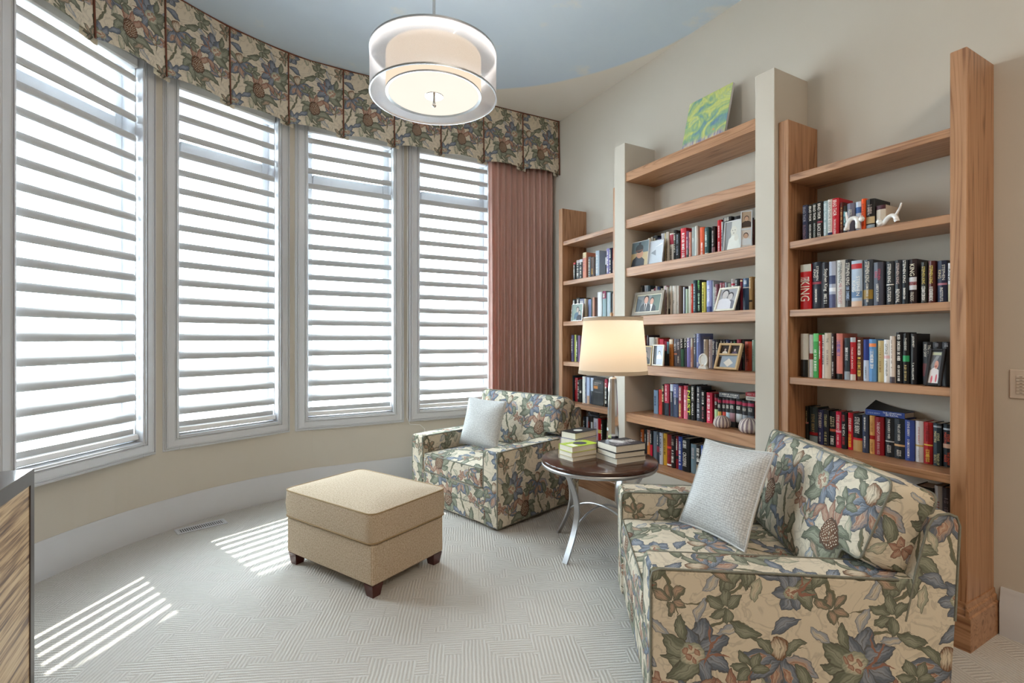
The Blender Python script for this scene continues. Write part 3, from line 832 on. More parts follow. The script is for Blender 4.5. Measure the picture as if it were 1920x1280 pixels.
def colour_word(h):
    r, g, b = (int(h.lstrip('#')[i:i + 2], 16) for i in (0, 2, 4)); mx, mn = max(r, g, b), min(r, g, b)
    if mx - mn < 28: return 'white' if mn > 195 else ('grey' if mx > 110 else 'black')
    if r == mx and g > b + 12 and g > .62 * r: return 'yellow' if mx > 180 and b < .62 * r else ('beige' if mx > 150 else 'brown')
    if r == mx and g > 1.1 * b and g > .36 * r: return 'orange' if r > 190 and b < 100 else 'brown'
    if r == mx: return 'pink' if r > 170 and mn > 110 else 'red'
    if g == mx: return 'green'
    return 'blue' if g >= r - 10 else 'purple'


def book(x, yl, yr, z, h, depth, col, label, group, lines=(), bands=(), cover=None, lean=0.0, pages=True):
    """upright book, spine towards the room (-x); local origin at the middle of the spine's foot"""
    t = yl - yr; s = min(.0022, t * .12); rb = .004 if t > .02 else .002
    m = MB(); hw = t / 2
    outer = [(depth, hw), (.004, hw), (.0, hw * .72), (-rb, 0), (.0, -hw * .72), (.004, -hw), (depth, -hw)]
    inner = [(depth, -hw + s), (.006, -hw + s), (.002, 0), (.006, hw - s), (depth, hw - s)]
    m.prism(outer + inner, lambda p, q: (p, q, 0), lambda p, q: (p, q, h))
    o = m.build('book', paper(col), None, smooth=25, world=False); o.location = (x, (yl + yr) / 2, z); o.rotation_euler = (lean, 0, 0)
    tag(o, label, 'book', group)
    if pages:
        m = MB(); m.box(.007, depth - .004, -hw + s, hw - s, .003, h - .004); m.build('pages', M_PAGES, o, world=False)
    for (f0, f1, c) in bands:
        m = MB(); q = [(.0035, hw * 1.003), (-.0004, hw * .73), (-rb - .0004, 0), (-.0004, -hw * .73), (.0035, -hw * 1.003)]
        m.grid(lambda u, v: (q[int(round(u * 4))][0], q[int(round(u * 4))][1], h * (f0 + (f1 - f0) * v)), 4, 1); m.build('cover_band', paper(c), o, world=False, smooth=40)
    for (s_, c, fc, fl, fw, fy) in lines:              # text, colour, centre, length, width share, offset across
        if s_ == '~': worn_print(o, c, (-rb - .0008, -fy * t, h * fc), (0, 0, -1), (0, -1, 0), h * fl, t * fw, hash(label) & 65535)
        else: lettering(o, s_, c, (-rb - .0008, -fy * t, h * fc), (0, 0, -1), (0, -1, 0), h * fl, t * fw)
    if cover: lettering(o, cover[0], cover[1], (depth * .5, -hw - .0006, h * cover[2]), (1, 0, 0), (0, 0, 1), depth * cover[3], h * cover[4])
    return o


RB_, MB_, LB_ = "the right bookcase's", "the middle shelves'", "the left bookcase's"
BAY = {RB_: (1.0122, 1.775), MB_: (1.9676, 3.1534), LB_: (3.3446, 4.1074)}
UPRIGHT = []
ROWTOP = {}


def rest_top(wh, y0, y1):
    return max(t for (a, b, t) in ROWTOP[wh] if a < y1 and b > y0) + .001


ORD = 'first second third fourth fifth sixth seventh eighth ninth tenth eleventh twelfth thirteenth fourteenth fifteenth sixteenth seventeenth eighteenth nineteenth twentieth'.split()
ORD += ['twenty-' + o for o in ORD[:9]] + ['thirtieth'] + ['thirty-' + o for o in ORD[:9]] + ['fortieth'] + ['forty-' + o for o in ORD[:9]]


def W1(t, c='e6e2d8', fc=.5, fl=.86, fw=.55, fy=0): return (t, c, fc, fl, fw, fy)


def row(crop, s, z, x, depth, wh, group, data, start=0):
    """data: (X0, X1, Ytop, colour, lines, bands[, cover]) read off an enlarged crop of the photograph"""
    ox, oy = crop; prev = min((a for a, b, t in ROWTOP.get(wh, [])), default=None)
    for i, d in enumerate(data):
        X0, X1, Y, col, lines, bands = d[:6]; cover = d[6] if len(d) > 6 else None
        px0, px1, py = ox + X0 / s, ox + X1 / s, oy + Y / s
        yl, yr = onx(px0, 635, x).y, onx(px1, 635, x).y; h = onx((px0 + px1) / 2, py, x).z - z
        if prev is not None: yl = min(yl, prev - .0006)
        lo, hi = next(v for k, v in BAY.items() if wh.startswith(k)); yl = min(yl, hi); yr = max(yr, lo)
        if yl - yr < .007: yr = yl - .007
        prev = yr; h = min(max(h, .11), .31)
        dx = .004 * ((i * 53) % 3); dd = min(depth * (1 + .10 * ((i * 37) % 5 - 2) / 2), XW - .004 - x - dx); UPRIGHT.append((yr, yl, z + .0004 + h))
        n = start + i; lc = [l[1] for l in lines]
        desc = colour_word(col) + ' book'
        if lc: desc += ' with %s lettering' % colour_word(lc[0])
        elif bands: desc += ' with %s band' % colour_word(bands[0][2])
        book(x + dx, yl, yr, z + .0004, h, dd, col, '%s, %s from left in %s' % (desc, ORD[n], wh), group, lines, bands, cover)
    ROWTOP[wh] = ROWTOP.get(wh, []) + UPRIGHT[-len(data):]
    return start + len(data)


RB, MBK, LB = "the right bookcase's", "the middle shelves'", "the left bookcase's"
wt = 'ece8e0'
G = 'books on the %s of the %s'
row((1490, 360), 10.667, 1.977, 2.935, .15, RB + ' top row', G % ('top row', 'right bookcase'), [
    (150, 252, 265, '2b3350', [W1('BRAD THOR', '9a9aa8', .74, .42), W1('BLOWBACK', '8a6a78', .24, .4)], []),
    (255, 345, 250, '141b1e', [W1('BRAD THOR', wt, .74, .42), W1('HIDDEN ORDER', wt, .24, .4, .45)], []),
    (345, 440, 225, '16201f', [W1('BRAD THOR', wt, .74, .42), W1('PATH OF THE ASSASSIN', 'cdd6d0', .24, .4, .4)], []),
    (440, 550, 195, '0d0f16', [W1('BRAD THOR', wt, .74, .42), W1('BLACK LIST', wt, .22, .36, .6)], [(.42, .47, '8a3a48')]),
    (550, 645, 178, 'a3bec8', [W1('BRAD THOR', 'f6fafc', .7, .45), W1('~', 'f0f6f8', .25, .4)], []),
    (645, 745, 150, 'e6e6e1', [W1('BRAD THOR', '8c8a8a', .7, .45), W1('~', '9a9898', .3, .3)], [(0, .11, '2c3a68')]),
    (745, 875, 125, 'c01d2e', [W1('BRAD THOR', wt, .74, .42), W1('THE LIONS OF LUCERNE', wt, .24, .4, .35)], []),
    (890, 955, 205, '521c14', [W1('~', 'c98a50', .5, .7)], []),
    (960, 1040, 275, '2b2f2e', [W1('~', '8fc0c8', .5, .6)], [(.62, .8, '4a7a82')]),
    (1045, 1190, 225, '6f7084', [W1('ABSOLUTE', 'dedcd0', .62, .35, .5)], []),
    (1195, 1318, 190, 'c4d2e4', [], [(.62, .82, '3c5f9a'), (.2, .3, '8fa8c8')]),
    (1320, 1412, 135, 'ef5a1e', [W1('~', 'b8430f', .5, .7)], []),
    (1425, 1595, 140, '17181c', [W1('~', 'b09a90', .66, .3)], [(.2, .42, 'c9b28a'), (.04, .16, '9fb0bc')]),
    (1610, 1800, 262, 'cfc3b4', [], [(.82, 1, '4a2430')])])
row((1490, 470), 10.667, 1.572, 2.955, .16, RB + ' second row', G % ('second row', 'right bookcase'), [
    (110, 322, 275, 'c1161c', [W1('STEPHEN', wt, .66, .12, .8), W1('KING', 'eadfcc', .42, .46, .85)], [(.84, 1, 'd2d2c8')]),
    (330, 510, 225, '1d2533', [W1('STEPHEN\nKING', wt, .76, .3), W1('~', wt, .28, .3, .25)], [(.53, .58, '9a3a48')]),
    (515, 680, 235, '23232c', [W1('Stephen King', wt, .62, .48, .5, .12), W1('~', wt, .22, .2, .4, .12)], []),
    (683, 812, 215, 'b4bdd2', [], [(.52, .7, '3f4a70'), (.0, .3, '555a80'), (.36, .44, 'e8ecf4')]),
    (815, 990, 185, 'd9d8d4', [W1('STEPHEN KING', '2a2a2c', .74, .42, .4), W1('MR. MERCEDES', 'c07a80', .3, .42, .4)], []),
    (1000, 1125, 175, '20242d', [W1('STEPHEN KING', wt, .7, .46), W1('~', '9ab0d0', .3, .3)], []),
    (1130, 1340, 195, 'aebfd2', [W1('STEPHEN\nKING', wt, .45, .42, .7)], [(.82, .93, 'c23038'), (0, .13, 'd9b9a0'), (.2, .34, '5f7fa8')]),
    (1345, 1545, 180, '3f4650', [W1('STEPHEN KING', 'e4dccb', .74, .44, .4), W1('~', 'd0c8b8', .3, .4, .25)], [(.16, .36, '94742c')])])
row((1630, 470), 10.667, 1.572, 2.955, .16, RB + ' second row', G % ('second row', 'right bookcase'), [
    (80, 265, 230, '4a4d5c', [W1('STEPHEN\nKING', 'c0405a', .72, .25, .6), W1("LISEY'S STORY", wt, .3, .4, .25)], []),
    (315, 470, 210, '33383f', [W1('STEPHEN KING', wt, .73, .42, .42), W1('OUTSIDER', wt, .25, .34, .42)], [(.46, .48, wt)]),
    (495, 640, 185, '2a2d36', [W1('STEPHEN KING', 'c9b0a8', .7, .46, .4), W1('REVIVAL', wt, .2, .3, .5)], []),
    (650, 765, 185, '1f2a35', [W1('STEPHEN KING', wt, .74, .5, .5), W1('~', wt, .25, .25, .4)], []),
    (770, 925, 165, '2c1e22', [W1('KING', 'efe6d0', .76, .26, .6), W1('FINDERS', 'c8beb0', .17, .2, .45)], [(.32, .6, 'd4d4da'), (.42, .5, 'b02030')]),
    (1020, 1145, 225, '2b2f2c', [W1('STEPHEN KING', 'd8c060', .68, .42, .5), W1('~', wt, .24, .36, .6)], []),
    (1175, 1310, 205, '5a2a2a', [W1('STEPHEN KING', 'e8d060', .68, .42, .5), W1('~', wt, .22, .34, .6)], []),
    (1340, 1535, 195, '2f3650', [W1('STEPHEN', wt, .72, .36, .3, .2), W1('KING', 'd8c8a0', .68, .2, .3, -.2), W1('INSTITUTE', wt, .2, .32, .3)], [(.42, .47, 'b07080')]),
    (1560, 1655, 245, 'c2b491', [W1('KING', '26262a', .7, .3, .7)], [(.46, 1, 'd9d9dd')])], 8)
row((1490, 610), 10.667, 1.173, 2.955, .145, RB + ' third row', G % ('third row', 'right bookcase'), [
    (115, 262, 165, 'c9c4ba', [], [(0, .4, '15130f')]),
    (268, 355, 185, 'd5d0cf', [], [(.42, .56, '8a3a34')]),
    (360, 465, 160, '4fb463', [W1('~', 'e8f4e8', .4, .5, .5)], [(.82, 1, '7fe08f')]),
    (480, 525, 190, 'd01c22', [W1('~', wt, .65, .4, .6)], []),
    (528, 580, 185, 'e6e6e6', [W1('~', '3a4a4a', .6, .6, .6)], []),
    (585, 725, 150, 'cfc1ae', [W1('THE', '333030', .84, .1, .3), W1('~', 'a08a80', .45, .35, .3)], []),
    (728, 800, 155, '2a1718', [W1('~', 'd8d0cc', .72, .4, .4), W1('~', 'd8d0cc', .22, .3, .4)], []),
    (808, 935, 160, 'e08a80', [W1('~', '6a62b0', .68, .35, .6)], [(0, .12, '141414')]),
    (980, 1095, 250, '33414a', [W1('~', 'd8d8d8', .62, .3, .5)], [(0, .2, '9aa5b0')]),
    (1105, 1215, 240, 'b5222e', [W1('TALES OF A DOG', wt, .52, .5, .28)], [(0, .14, 'd8d0c8'), (.89, 1, 'b8c0c8')]),
    (1220, 1345, 250, '5b3a2a', [W1('~', 'ece4d8', .77, .35, .5), W1('~', 'e0c050', .32, .45, .55)], []),
    (1362, 1478, 280, 'c9d5e8', [W1('~', '7a8090', .22, .3, .3)], [(.5, 1, '2b3f8a')])])
row((1630, 610), 10.667, 1.173, 2.955, .145, RB + ' third row', G % ('third row', 'right bookcase'), [
    (-12, 130, 275, '5f93c8', [W1('~', wt, .52, .45, .5)], [(.82, .9, 'e88a50')]),
    (148, 270, 305, 'cdbb8a', [W1('~', '9a7a4a', .55, .6, .3)], []),
    (278, 400, 285, 'ececec', [W1('CATCH-22', '222224', .78, .24, .45), W1('JOSEPH HELLER', '222224', .33, .36, .4)], [(.56, .63, 'e0b8bc')]),
    (402, 505, 215, 'e0d5cc', [W1('~', '5a4a44', .62, .6, .15)], [(0, .13, '55505a')]),
    (515, 645, 135, '12131a', [W1('~', wt, .7, .5, .5), W1('~', wt, .2, .3, .4)], []),
    (655, 790, 160, '101318', [W1('THE', wt, .86, .1, .3), W1('~', wt, .74, .14, .35), W1('~', 'c9b070', .22, .3, .35)], [(.44, .56, '2f9a60')]),
    (820, 945, 165, '181a22', [W1('JOURNEY', wt, .84, .22, .4), W1('T.A.WILLIAMS', wt, .26, .34, .3)], []),
    (1050, 1250, 330, '14161c', [W1('THE BOY', 'c8c0b0', .8, .26, .28, .2), W1('WHO SAW', 'c8c0b0', .8, .3, .28, -.2)], [(.2, .5, '5a1c20')]),
    (1255, 1445, 330, '17181f', [W1('~', '9a9aa0', .93, .08, .4)], []),
    (1450, 1640, 330, '191a22', [W1('~', '9a9aa0', .93, .08, .4)], [])], 12)
row((1490, 740), 9.847, .77, 3.045, .118, RB + ' fourth row', G % ('fourth row', 'right bookcase'), [
    (150, 250, 210, '1c1e1c', [W1('~', 'b0a070', .7, .4, .3)], [(.52, .56, 'b06a68')]),
    (255, 410, 225, '3a4a50', [W1('STEVE BERRY', 'b8a878', .55, .5, .35)], [(0, .2, '8aa0a8'), (.22, .3, '9a2028')]),
    (415, 520, 275, '3a3f6a', [W1('STEVE BERRY', wt, .7, .44, .5), W1('~', wt, .22, .25, .3)], []),
    (530, 622, 280, '2b3038', [W1('STEVE BERRY', 'd0c890', .7, .35, .5), W1('~', 'd0c890', .22, .35, .5)], []),
    (628, 740, 305, '1c2226', [W1('STEVE\nBERRY', 'd9c9a0', .7, .3, .7), W1('~', wt, .18, .26, .6)], [(.43, .5, 'b8553a')]),
    (748, 850, 310, 'cf2546', [W1('STEVE BERRY', wt, .7, .42, .5), W1('~', 'f0c8c8', .22, .28, .35)], [(.42, .48, 'e8a0b0')]),
    (860, 955, 325, '20262c', [W1('~', 'c03038', .84, .18, .5), W1('THE 9TH', wt, .53, .32, .5), W1('~', 'c03038', .22, .22, .5)], []),
    (963, 1060, 335, 'd11f33', [W1('STEVE BERRY', wt, .68, .36, .5), W1('~', 'f0c020', .25, .36, .6)], []),
    (1068, 1240, 360, '1b1d22', [W1('STEVE BERRY', wt, .7, .44, .5)], [(0, .3, 'b8905a'), (.3, .36, 'c02028')]),
    (1245, 1355, 365, '39435a', [W1('~', wt, .75, .36, .3), W1('~', wt, .28, .3, .3)], []),
    (1362, 1470, 385, 'd9a560', [W1('~', '9a5a28', .72, .3, .4), W1('~', '9a5a28', .2, .3, .4)], [(.38, .48, 'a02018')])])
row((1630, 740), 8.53, .77, 3.045, .118, RB + ' fourth row', G % ('fourth row', 'right bookcase'), [
    (80, 225, 355, '8a1522', [W1("THE BISHOP'S PAWN", 'ecc8c8', .62, .5, .35), W1('~', 'c09090', .18, .3, .3)], []),
    (235, 385, 370, '25292e', [W1("THE KAISER'S WEB", wt, .72, .5, .25), W1('STEVE\nBERRY', wt, .2, .2, .4)], [(.38, .41, 'b8b8b8')]),
    (388, 560, 385, '262d35', [W1('THE LOST ORDER', wt, .66, .42, .22), W1('STEVE\nBERRY', wt, .14, .16, .4)], [(.31, .36, 'c9a070')]),
    (565, 715, 405, '3a4f9a', [W1('STEVE BERRY', wt, .78, .36, .25, -.05), W1('~', wt, .3, .45, .25, -.05)], []),
    (718, 850, 420, 'dcd8d8', [W1('STEVE BERRY', 'c04a40', .66, .4, .2), W1('~', 'a09898', .2, .2, .15)], [(.38, .42, 'c8a860')]),
    (862, 1005, 440, 'b01c20', [W1('~', '801014', .74, .4, .5), W1('~', 'e8c050', .2, .3, .5)], [(.44, .47, 'e8c050')]),
    (1018, 1150, 455, '2a3a44', [W1('STEVE\nMARTINI', 'e0d8a0', .68, .26, .65), W1('TRADER OF\nSECRETS', 'e0d8a0', .16, .28, .65)], [(.9, .94, 'a0a8b0')]),
    (1160, 1308, 470, '1e262c', [W1('STEVE\nMARTINI', 'e0502e', .68, .25, .6), W1('THE ENEMY\nINSIDE', 'e0502e', .2, .3, .6)], [(.44, .54, 'c9a088'), (.86, .9, 'a8b0b8')])], 11)
row((1700, 840), 10.66, .37, 3.0, .14, RB + ' lowest row', G % ('lowest row', 'right bookcase'), [
    (180, 520, 770, '2a1512', [W1('~', 'b04030', .8, .3, .4)], [(.9, 1, '141010')]),
    (535, 690, 745, 'd8d8da', [W1('~', 'b05038', .6, .3, .5)], []),
    (700, 885, 775, '4a4044', [W1('~', '9a8a90', .6, .5, .5)], [])])

row((1170, 410), 12.8, 1.99, 2.985, .13, MBK + ' top row', G % ('top row', 'middle shelves'), [
    (565, 628, 470, 'e8dcc8', [W1('~', '3a3430', .8, .3, .5)], []), (632, 670, 440, 'f0ece0', [W1('~', '33302c', .8, .3, .5)], []), (675, 785, 410, '1a1c24', [W1('~', 'd8c8a0', .8, .25, .4)], []), (790, 868, 460, '2a2a50', [W1('~', wt, .8, .2, .4)], []),
    (872, 950, 350, 'c8ccd4', [], []), (958, 1000, 350, 'd8c9a0', [], []), (1003, 1068, 320, 'dcd9cf', [W1('~', '9a948a', .5, .6, .3)], []), (1075, 1165, 345, 'e4e0d8', [W1('~', '4a4a4a', .28, .5, .4)], [(.63, .95, 'b03048')]),
    (1175, 1240, 275, '23262a', [W1('~', 'e0dccf', .6, .6, .6)], []), (1243, 1325, 355, '30343a', [W1('~', '8a94a0', .6, .7, .6)], [(0, .12, 'd0d0d4')]), (1332, 1465, 225, 'd02a3a', [W1('~', 'f4e8e4', .45, .8, .55, .1)], []),
    (1475, 1550, 300, '7a5070', [W1('~', 'e0c8d0', .5, .6, .4)], [(0, .4, '4a5a5a')]), (1553, 1600, 320, 'e0a090', [W1('~', 'b02838', .5, .6, .4)], []), (1602, 1690, 205, 'a9b4b6', [W1('~', 'e4e8e8', .6, .15, .5)], [])])
row((1290, 390), 12.8, 1.99, 2.985, .13, MBK + ' top row', G % ('top row', 'middle shelves'), [
    (160, 225, 430, 'dfe6e4', [], []), (262, 365, 460, 'e8623a', [W1('~', 'f4e8dc', .3, .4, .4, .1)], []), (385, 475, 460, '3f6468', [W1('~', 'd8e4e0', .6, .5, .6)], [(0, .15, 'c8ccc4')]), (560, 640, 440, '2d2426', [W1('~', 'c8c0bc', .6, .5, .5)], [(0, .3, '8a6a70')]),
    (680, 780, 285, 'c41624', [W1('~', 'f8ecec', .66, .35, .3), W1('~', 'f8ecec', .2, .36, .35)], []), (788, 830, 330, 'c8c8d0', [W1('~', '3a4060', .5, .5, .5)], []), (838, 1030, 215, '26262e', [W1('~', wt, .94, .1, .6)], []), (1085, 1240, 190, '1c1c22', [], []),
    (1510, 1600, 280, '5a2420', [W1('~', 'a06040', .6, .4, .4)], []), (1603, 1655, 245, 'a89440', [], [])], 14)
row((1175, 510), 14.22, 1.585, 2.985, .13, MBK + ' second row', G % ('second row', 'middle shelves'), [
    (370, 435, 360, '25221f', [W1('~', 'a8a090', .85, .2, .5)], []), (445, 500, 355, 'c5c8d2', [W1('~', '6a7080', .8, .3, .4)], []), (503, 558, 355, 'b0bcc8', [W1('~', '3a4450', .8, .3, .4)], []), (560, 620, 360, '40505a', [], []), (625, 710, 460, 'dccfc4', [], []), (712, 765, 425, '7a2a44', [], []), (770, 797, 375, 'dddddd', [], []), (800, 855, 390, '3f4f80', [W1('~', 'c8d0e0', .8, .2, .5)], []), (858, 910, 380, '1c2230', [], []), (912, 952, 435, 'cfc8b4', [], []),
    (955, 1000, 370, 'd8d0c4', [], []), (1003, 1050, 360, 'd9c0c8', [], []), (1055, 1090, 400, 'e8e4dc', [W1('~', '3a3430', .4, .5, .5)], []), (1092, 1130, 440, 'b8b8b0', [], [(0, .25, '1a1a1a')]), (1133, 1200, 370, 'e0ddd4', [W1('~', '8a7a6a', .45, .2, .3)], []), (1220, 1308, 365, 'e9e8e4', [W1('~', '7a7a78', .45, .1, .3)], []), (1312, 1372, 360, 'e4e4e0', [W1('~', '7a7a78', .4, .1, .3)], []), (1375, 1425, 370, '6a4a3a', [], []), (1428, 1470, 390, '5a4a40', [], []),
    (1480, 1522, 395, 'dfe4f0', [], []), (1525, 1560, 400, '3a3a50', [], []), (1565, 1618, 450, 'b8d0c0', [], []), (1622, 1700, 370, 'dfe4da', [], []), (1705, 1765, 310, 'd8301e', [W1('~', 'f0c8b8', .6, .6, .3)], [])])
row((1290, 500), 12.8, 1.585, 2.985, .13, MBK + ' second row', G % ('second row', 'middle shelves'), [
    (105, 195, 325, '3a5560', [W1('~', 'a8c8d0', .5, .8, .5)], []), (205, 290, 315, '15201c', [W1('ELLERY', '7fd86a', .84, .28, .5), W1('~', 'b8e0c0', .35, .5, .5)], []), (318, 400, 370, 'e4dc6a', [W1('~', '2a2a1c', .5, .85, .4)], []), (440, 560, 330, '9aa4d8', [W1('~', 'e8ecf8', .6, .5, .5)], [(0, .2, '3a4a8a')]), (566, 600, 340, 'b4c0d0', [], []), (603, 645, 480, 'c8ccc8', [W1('~', '5a5a5a', .5, .5, .4)], []), (650, 710, 420, '8a5a6a', [W1('~', wt, .7, .4, .4)], []), (740, 795, 385, 'b06070', [W1('~', wt, .85, .2, .4)], []), (815, 870, 380, '903048', [W1('~', wt, .85, .2, .4)], []),
    (875, 930, 375, '9aa0b0', [], []), (935, 1000, 400, 'b0b8a8', [], []), (1022, 1110, 290, 'e0d8d8', [W1('~', '2a2a2a', .93, .08, .5)], [(.8, .86, 'c03048')]), (1115, 1215, 290, '33383f', [W1('~', 'c8ccd0', .85, .2, .4)], []), (1225, 1285, 300, '8a2a40', [], [(.93, .97, 'e8d8a0')]), (1300, 1445, 275, '3a5578', [W1('~', 'e0e4ea', .88, .12, .5)], [(.7, .73, 'c8c8c8')]), (1455, 1535, 240, 'b08a5a', [W1('~', 'e8d8b8', .8, .3, .4)], [(.26, .32, '3a2a1c')]), (1580, 1660, 275, 'c0b4b0', [W1('~', '9a5a50', .5, .6, .4)], [])], 24)
row((1195, 610), 14.22, 1.187, 2.985, .13, MBK + ' third row', G % ('third row', 'middle shelves'), [
    (165, 222, 270, '7a3a2a', [], []), (228, 272, 255, '5a5060', [W1('~', 'c8c0b8', .8, .25, .4)], []), (298, 400, 315, 'dcdcd8', [], []), (402, 450, 320, 'c9ccc8', [], []), (455, 515, 320, 'e4d8c8', [W1('~', '3a2a20', .85, .2, .6)], []), (530, 585, 330, 'a8402a', [], []), (588, 690, 362, 'd04058', [], []), (692, 765, 420, 'a02a40', [W1('SILVA', 'e8d0d0', .72, .2, .5)], [(0, .6, '26302a')]), (770, 836, 435, '6a9ab0', [], [(0, .5, '1c2226')]), (842, 940, 370, 'c07a3a', [W1('~', '7a4a1a', .5, .6, .3)], [(.82, 1, 'd8c8b0')]),
    (945, 1035, 360, '6b6f7e', [W1('SILVA', wt, .68, .28, .6)], [(.42, .48, 'e09a80')]), (1040, 1138, 360, '5a565e', [W1('SILVA', 'd8d0d0', .74, .28, .5), W1('~', wt, .25, .25, .4)], []), (1150, 1225, 345, '3f6a58', [W1('SILVA', wt, .82, .34, .7)], [(.62, 1, '20242a')]), (1228, 1300, 340, '4a4a5a', [W1('SILVA', wt, .83, .34, .7)], [(.64, 1, '20222a')]), (1305, 1398, 330, '8a84c8', [W1('SILVA', wt, .83, .34, .7)], []), (1415, 1470, 340, 'c8a090', [W1('~', '9a4a3a', .4, .4, .4)], [(.7, 1, 'c8c4b8')]), (1475, 1555, 225, '5a6478', [W1('SILVA', wt, .86, .25, .6), W1('~', wt, .5, .2, .5)], []), (1560, 1662, 215, '7a8ac8', [W1('SILVA', 'd0d8f0', .86, .25, .6), W1('~', wt, .1, .12, .5)], [], ('DANIEL', 'b8b8c0', .86, .6, .1))])
row((1290, 610), 12.8, 1.187, 2.985, .13, MBK + ' third row', G % ('third row', 'middle shelves'), [
    (370, 462, 335, 'b9aa9a', [W1('Daniel Silva', '4a3a30', .72, .4, .4)], []), (472, 560, 335, 'c8bcc0', [W1('Daniel Silva', '7a5060', .6, .4, .4)], []), (568, 655, 335, '3a3f58', [W1('Daniel Silva', wt, .7, .46, .5)], []), (660, 740, 340, '2a2a30', [W1('Daniel Silva', wt, .7, .42, .5)], []), (745, 828, 340, '2f3038', [W1('~', wt, .9, .1, .4)], []), (835, 903, 340, '30343c', [W1('~', wt, .9, .08, .4)], []), (908, 985, 345, '3a4a80', [W1('~', wt, .9, .08, .4)], []), (990, 1065, 345, '33363c', [W1('~', wt, .9, .08, .4)], []), (1075, 1150, 345, '23282c', [W1('~', '50c090', .9, .08, .4)], []), (1165, 1265, 330, '5a2a38', [W1('~', wt, .3, .3, .4)], [(.88, 1, '9a3044')]), (1275, 1340, 345, '33383a', [W1('~', 'c8c8c8', .6, .5, .4)], []), (1350, 1510, 385, 'b8432c', [W1('~', '5a2a20', .6, .6, .4)], []), (1530, 1612, 345, '9ab0a4', [W1('~', '5a6a60', .5, .4, .3)], []), (1618, 1660, 360, '555f58', [], [])], 18)
row((1215, 710), 14.226, .785, 3.02, .13, MBK + ' fourth row', G % ('fourth row', 'middle shelves'), [
    (145, 255, 300, '7a98b8', [W1('~', '2a3a60', .55, .4, .4)], []), (262, 355, 290, 'd84038', [W1('~', 'a82020', .6, .5, .4)], []), (358, 425, 150, '2a1c14', [W1('~', 'e0d0a0', .7, .5, .7)], []), (430, 550, 140, 'c23a52', [W1('~', 'f4e8ec', .72, .5, .35)], [(0, .4, '2a3440')]), (565, 650, 140, '3f4a58', [W1('~', wt, .6, .3, .4)], [(.78, 1, 'd4dce8')]), (655, 790, 145, '6a70a0', [W1('~', wt, .65, .5, .25)], [(0, .6, '3a4560')]), (812, 912, 190, 'a8344a', [W1('~', wt, .75, .4, .5), W1('~', 'e0d080', .25, .4, .5)], []), (922, 1035, 185, 'e07a90', [W1('~', 'f8e0e4', .5, .5, .5)], [(.88, .98, 'c02038')]), (1040, 1132, 190, '1c2a18', [W1('NEST', 'e8f040', .5, .72, .75)], []), (1140, 1255, 165, '14161a', [W1('~', wt, .75, .42, .5), W1('VALHALLA', wt, .32, .36, .4)], []), (1265, 1390, 200, '3a3f4a', [W1('~', wt, .75, .42, .4), W1('~', 'c8ccd4', .3, .4, .5)], [])])
row((1310, 710), 11.63, .785, 3.02, .13, MBK + ' fourth row', G % ('fourth row', 'middle shelves'), [
    (55, 140, 250, '15181c', [W1('~', wt, .75, .4, .5), W1('~', 'c07a80', .3, .4, .45)], []), (148, 272, 300, 'd83a58', [W1('~', 'f8d8dc', .5, .8, .5)], []), (330, 408, 335, '2c1a1c', [W1('~', wt, .7, .1, .6)], [(.76, .88, '9a2038'), (.2, .5, 'b8d8a8')])] + [
    (a, b, c, '33353a', [W1('~', wt, .7, .12, .7)], [(.82, .93, 'b02a50'), (.2, .5, p)]) for a, b, c, p in ((412, 490, 415, 'd8b060'), (493, 578, 420, 'c84838'), (582, 668, 425, 'b8ccd8'), (672, 785, 430, 'a8808a'), (788, 920, 450, 'c8ccd0'), (935, 1050, 480, '9aa0a8'), (1065, 1200, 490, '5a6470'))] + [
    (1207, 1255, 490, 'e04a20', [W1('~', wt, .9, .08, .5)], [])], 11)
row((1190, 790), 12.8, .389, 3.0, .13, MBK + ' bottom row', G % ('bottom row', 'middle shelves'), [
    (135, 205, 190, 'c8641e', [W1('~', wt, .7, .4, .5)], []), (207, 280, 185, '22282c', [W1('~', wt, .7, .3, .5)], []), (285, 352, 200, 'b08070', [W1('~', wt, .7, .4, .5)], [(0, .6, 'd88040')]), (362, 420, 225, '23262a', [W1('~', wt, .75, .3, .5)], [(0, .55, 'c82040')]), (425, 510, 235, '6a7684', [], []), (512, 585, 250, '333c48', [W1('~', wt, .75, .3, .3)], [(.36, .54, '8a3a4a')]), (590, 668, 270, 'c8ccd8', [W1('~', '4a4a52', .6, .6, .5)], []), (670, 755, 290, 'd0a030', [W1('~', '4a3a10', .6, .5, .5)], []), (762, 868, 310, '7a1c1c', [W1('~', 'b03030', .3, .4, .5)], [(.56, .63, 'e04030'), (.03, .08, wt)]), (872, 962, 345, '2a2326', [W1('~', wt, .35, .4, .6), W1('~', 'c8b8a8', .8, .2, .6)], []), (965, 1032, 360, '8a1c28', [W1('~', wt, .75, .35, .5)], [(.3, .4, '1c1c1c')]), (1036, 1130, 365, '3a4f9a', [W1('~', wt, .5, .7, .5)], []), (1135, 1315, 405, '0f1012', [W1('CROSSFIRE', wt, .36, .42, .45, -.1), W1('~', wt, .82, .22, .5, -.1)], [], ('JAMES', '5a5450', .88, .8, .12)), (1325, 1455, 545, '6a7f8a', [W1('~', 'c8b8b8', .7, .4, .5)], []), (1460, 1575, 565, '2a2a2c', [W1('~', wt, .68, .45, .6)], [(.03, .34, '8a7a60')]), (1580, 1685, 580, '4a68b0', [W1('~', wt, .7, .4, .5)], []), (1690, 1790, 600, 'a85a2a', [W1('~', wt, .7, .4, .5)], []), (1800, 1890, 640, '5a3028', [W1('~', wt, .7, .4, .5)], [])])

